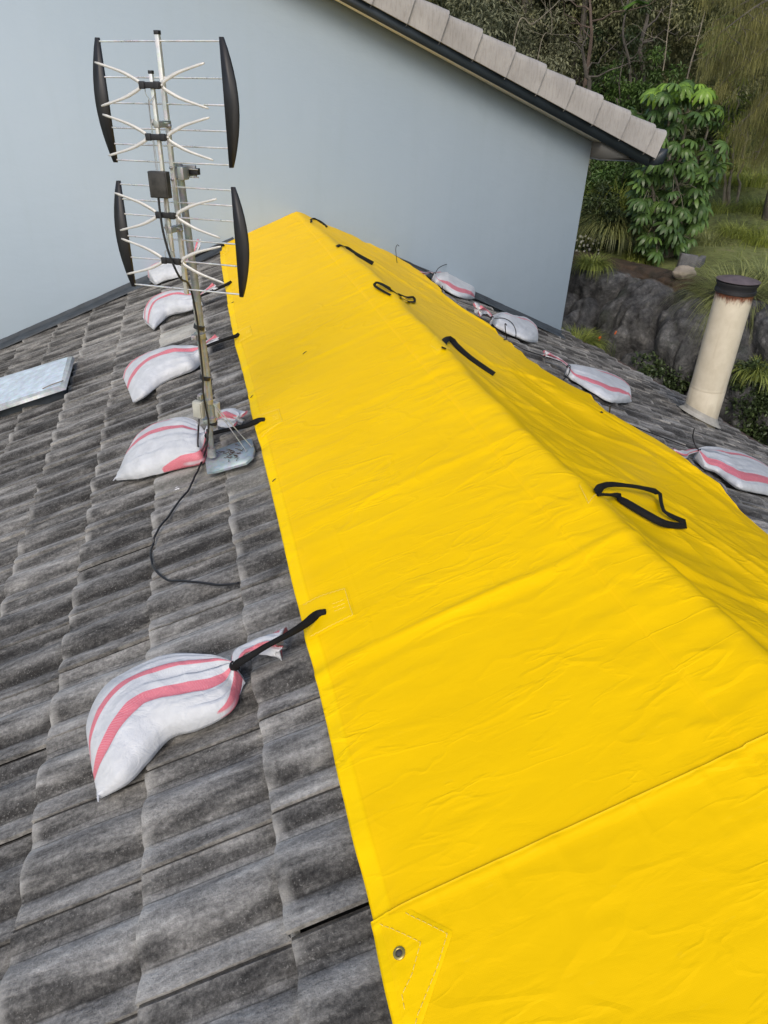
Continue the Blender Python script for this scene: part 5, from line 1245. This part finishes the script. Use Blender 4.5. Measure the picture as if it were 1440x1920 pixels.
def tuft(px, n, ln, spread, label, mat=LM_lom, name='grass_clump', bend=(1.0, 2.4), W_b=.0085, at=None, group='grass clumps on the bank'):
    c = at or ground(*px); r = np.random.default_rng(int(px[0]*7+px[1])); t = empty(name, c, label, 'grass clump', group)
    az = r.random(n)*6.283; rr_ = spread*np.sqrt(r.random(n)); C = np.array(tuple(c))[None]+np.stack([np.cos(az)*rr_, np.sin(az)*rr_, -.03+0*rr_], 1)
    blades(C, ln*(.55+.6*r.random(n)), np.full(n, W_b)*(.7+.6*r.random(n)), bend[0]+(bend[1]-bend[0])*r.random(n), az+r.normal(size=n)*.35, r.random(n), 'blades', mat, t); return t
tuft((1375, 600), 3400, .92, .24, 'large arching grass clump behind the cream flue pipe', at=aty(1372, 597, 7.9))
tuft((1425, 520), 1500, .8, .22, 'grass clump half behind the large one at the right edge', at=aty(1432, 560, 8.3))
tuft((1085, 640), 1300, .40, .20, 'low bright green grass clump between wall foot and roof edge', LM_grass, 'grass_clump', at=aty(1080, 652, 8.3))
tuft((1130, 440), 1200, .75, .25, 'tall yellowish grass clump left of the umbrella tree', LM_lom, at=aty(1142, 440, 10.4))
tuft((1165, 400), 900, .7, .25, 'yellow green grass clump under the gable eave', LM_yel, at=aty(1155, 395, 10.9))
tuft((1110, 500), 500, .35, .15, 'short grass clump on the top of the rock beside the wall', LM_grass)
tuft((1200, 490), 600, .30, .20, 'thin weedy grass clump left of the umbrella tree foot', LM_grass)
tuft((1420, 700), 500, .35, .25, 'small weedy clump on the rock right of the flue pipe', LM_grass)
for i, (px, py, yy, m_, ln, lb) in enumerate([(1405, 345, 12.0, LM_yel, .45, 'yellow green tuft at the foot of the pale canes'), (1425, 395, 11.2, LM_grass, .45, 'green tuft on the lawn near the right edge of the photo'), (1352, 395, 11.4, LM_grass, .4, 'green tuft on the lawn right of the umbrella tree'),
    (1385, 440, 10.2, LM_grass, .38, 'loose tuft uphill of the large arching clump'), (1330, 455, 10.0, LM_lom, .35, 'pale tuft between umbrella tree foot and grey block'), (1432, 455, 9.6, LM_yel, .4, 'yellowish tuft at the right edge above the arching clumps'), (1340, 340, 13.0, LM_yel, .4, 'far yellow green tuft behind the umbrella tree')]):
    tuft((px, py), 520, ln, .32, lb, m_, at=None, W_b=.007)
# lawn-like grass over the slope
rng = np.random.default_rng(70); n = 46000; d = .25+rng.random(n)**.7*14; a = rng.uniform(-12, 4, n); x = B0[0]+d*BN[0]+a*BT[0]; y = B0[1]+d*BN[1]+a*BT[1]
k = vnoise(x*1.3, y*1.3, 72)+.5+np.clip(d/6, 0, .6); keep = (k > rng.random(n)*1.1+.1); x, y, d = x[keep], y[keep], d[keep]
z = terrain_z(x, y)-.03; n = len(x); C = np.stack([x, y, z], 1)
g = blades(C, (.07+.02*d.clip(0, 6)/2)*(.6+1.0*rng.random(n)), np.full(n, .008)+d*.0006, .3+1.6*rng.random(n), rng.random(n)*6.283, np.clip(vnoise(x*.8, y*.8, 75)+.5+rng.normal(size=n)*.15, 0, 1), 'hillside_grass', LM_grass); tag(g, 'rough grass covering the slope beyond the rock bank', 'grass', kind='stuff')
# creeping plants on the rock at lower right
def creeper(px0, px1, py0, py1, n, label, seed, lsz=.05):
    r = np.random.default_rng(seed); cl = []
    for _ in range(n):
        h = ground(r.uniform(px0, px1), r.uniform(py0, py1))
        if h: cl.append((h.x, h.y, h.z+.03, r.uniform(.05, .14)))
    t = empty('creeper', cl[0][:3], label, 'creeper', 'creepers on the rock bank'); crown(t, 'leaves', LM_dark, cl, 60, lsz, .6, seed, .1); return t
creeper(1380, 1440, 690, 830, 60, 'dark leafy creeper over the rock right of the flue pipe', 401)
creeper(1240, 1285, 700, 740, 16, 'small leafy creeper left of the flue pipe above the roof edge', 402)
creeper(1200, 1235, 670, 710, 10, 'sparse green creeper low on the rock beyond the striped sandbag', 403)
# orange flower spikes
fx = empty('orange_flower', aty(1128, 650, 8.25), 'orange flower spikes beside the low green grass clump', 'flower')
mb = MB(); mbs = MB()
for (x0, y0, yy) in ((1124, 636, 8.2), (1154, 628, 8.4), (1157, 634, 8.4)):
    c = aty(x0, y0, yy); mbs.tube([c+Vector((.01, 0, -.28)), c+Vector((0, 0, -.1)), c], .004, 5)
    for k in range(16):
        a = random.random()*6.28; q = c+Vector((0, 0, random.uniform(-.03, .04))); e = q+Vector((math.cos(a)*.018, math.sin(a)*.018, .012)); mb.tube([q, q.lerp(e, .5)+Vector((0, 0, .004)), e], [.002, .006, .002], 5)
mb.build('petals', simple('orange_petal', (.75, .16, .02), .6), fx, True); mbs.build('stem', simple('flower_stem', (.06, .09, .03), .7), fx, True)
# pale boulder and broken block above the rock bank
c = ground(1281, 520) or aty(1281, 520, 9.2); rng = np.random.default_rng(12); nu, nv = 22, 32
th = np.linspace(0, np.pi, nu)[:, None]; ph = np.linspace(0, 2*np.pi, nv, endpoint=False)[None]
X = np.sin(th)*np.cos(ph); Y = np.sin(th)*np.sin(ph); Z = np.cos(th)+0*ph; rr_ = 1+.35*fbm(X*1.6+3, Y*1.6+Z*1.3, 15, 3)+.12*ridged(X*2.2+Z, Y*2.2, 16, 2)
sc = .145; V = np.stack([X*rr_*sc*1.05, Y*rr_*sc*.8, Z*rr_*sc*.62], -1).reshape(-1, 3)+np.array(tuple(c+Vector((0, 0, .05))))
o = mesh_np('boulder', V, grid_faces(nu, nv, True), simple('pale_stone', (.26, .225, .18), .85, 0, .35, 9, .8), None, True); tag(o, 'pale tan boulder on the soil in front of the ribbed block', 'boulder')
c = (ground(1300, 505) or aty(1300, 505, 9.4))+Vector((0, .12, .06)); mb = MB(); ax1 = (Vector((.96, -.28, -.1)), Vector((.25, .95, 0)), Vector((.1, 0, 1)))
mb.box(c+Vector((-.04, 0, .02)), ax1, (.12, .035, .10), .006)
for k in range(9): mb.box(c+Vector((-.04, 0, .02))+ax1[0]*(-.105+k*.026)-ax1[1]*.037, ax1, (.006, .005, .092), .002)
ax2 = (Vector((.75, .65, .05)), Vector((-.65, .75, 0)), Vector((0, 0, 1))); mb.box(c+Vector((.19, .02, .0)), ax2, (.12, .035, .075), .006)
tag(mb.build('broken_block', simple('grey_concrete_block', (.115, .115, .12), .9, 0, .35, 12, .6), None, False), 'broken ribbed grey block behind the pale boulder', 'block')
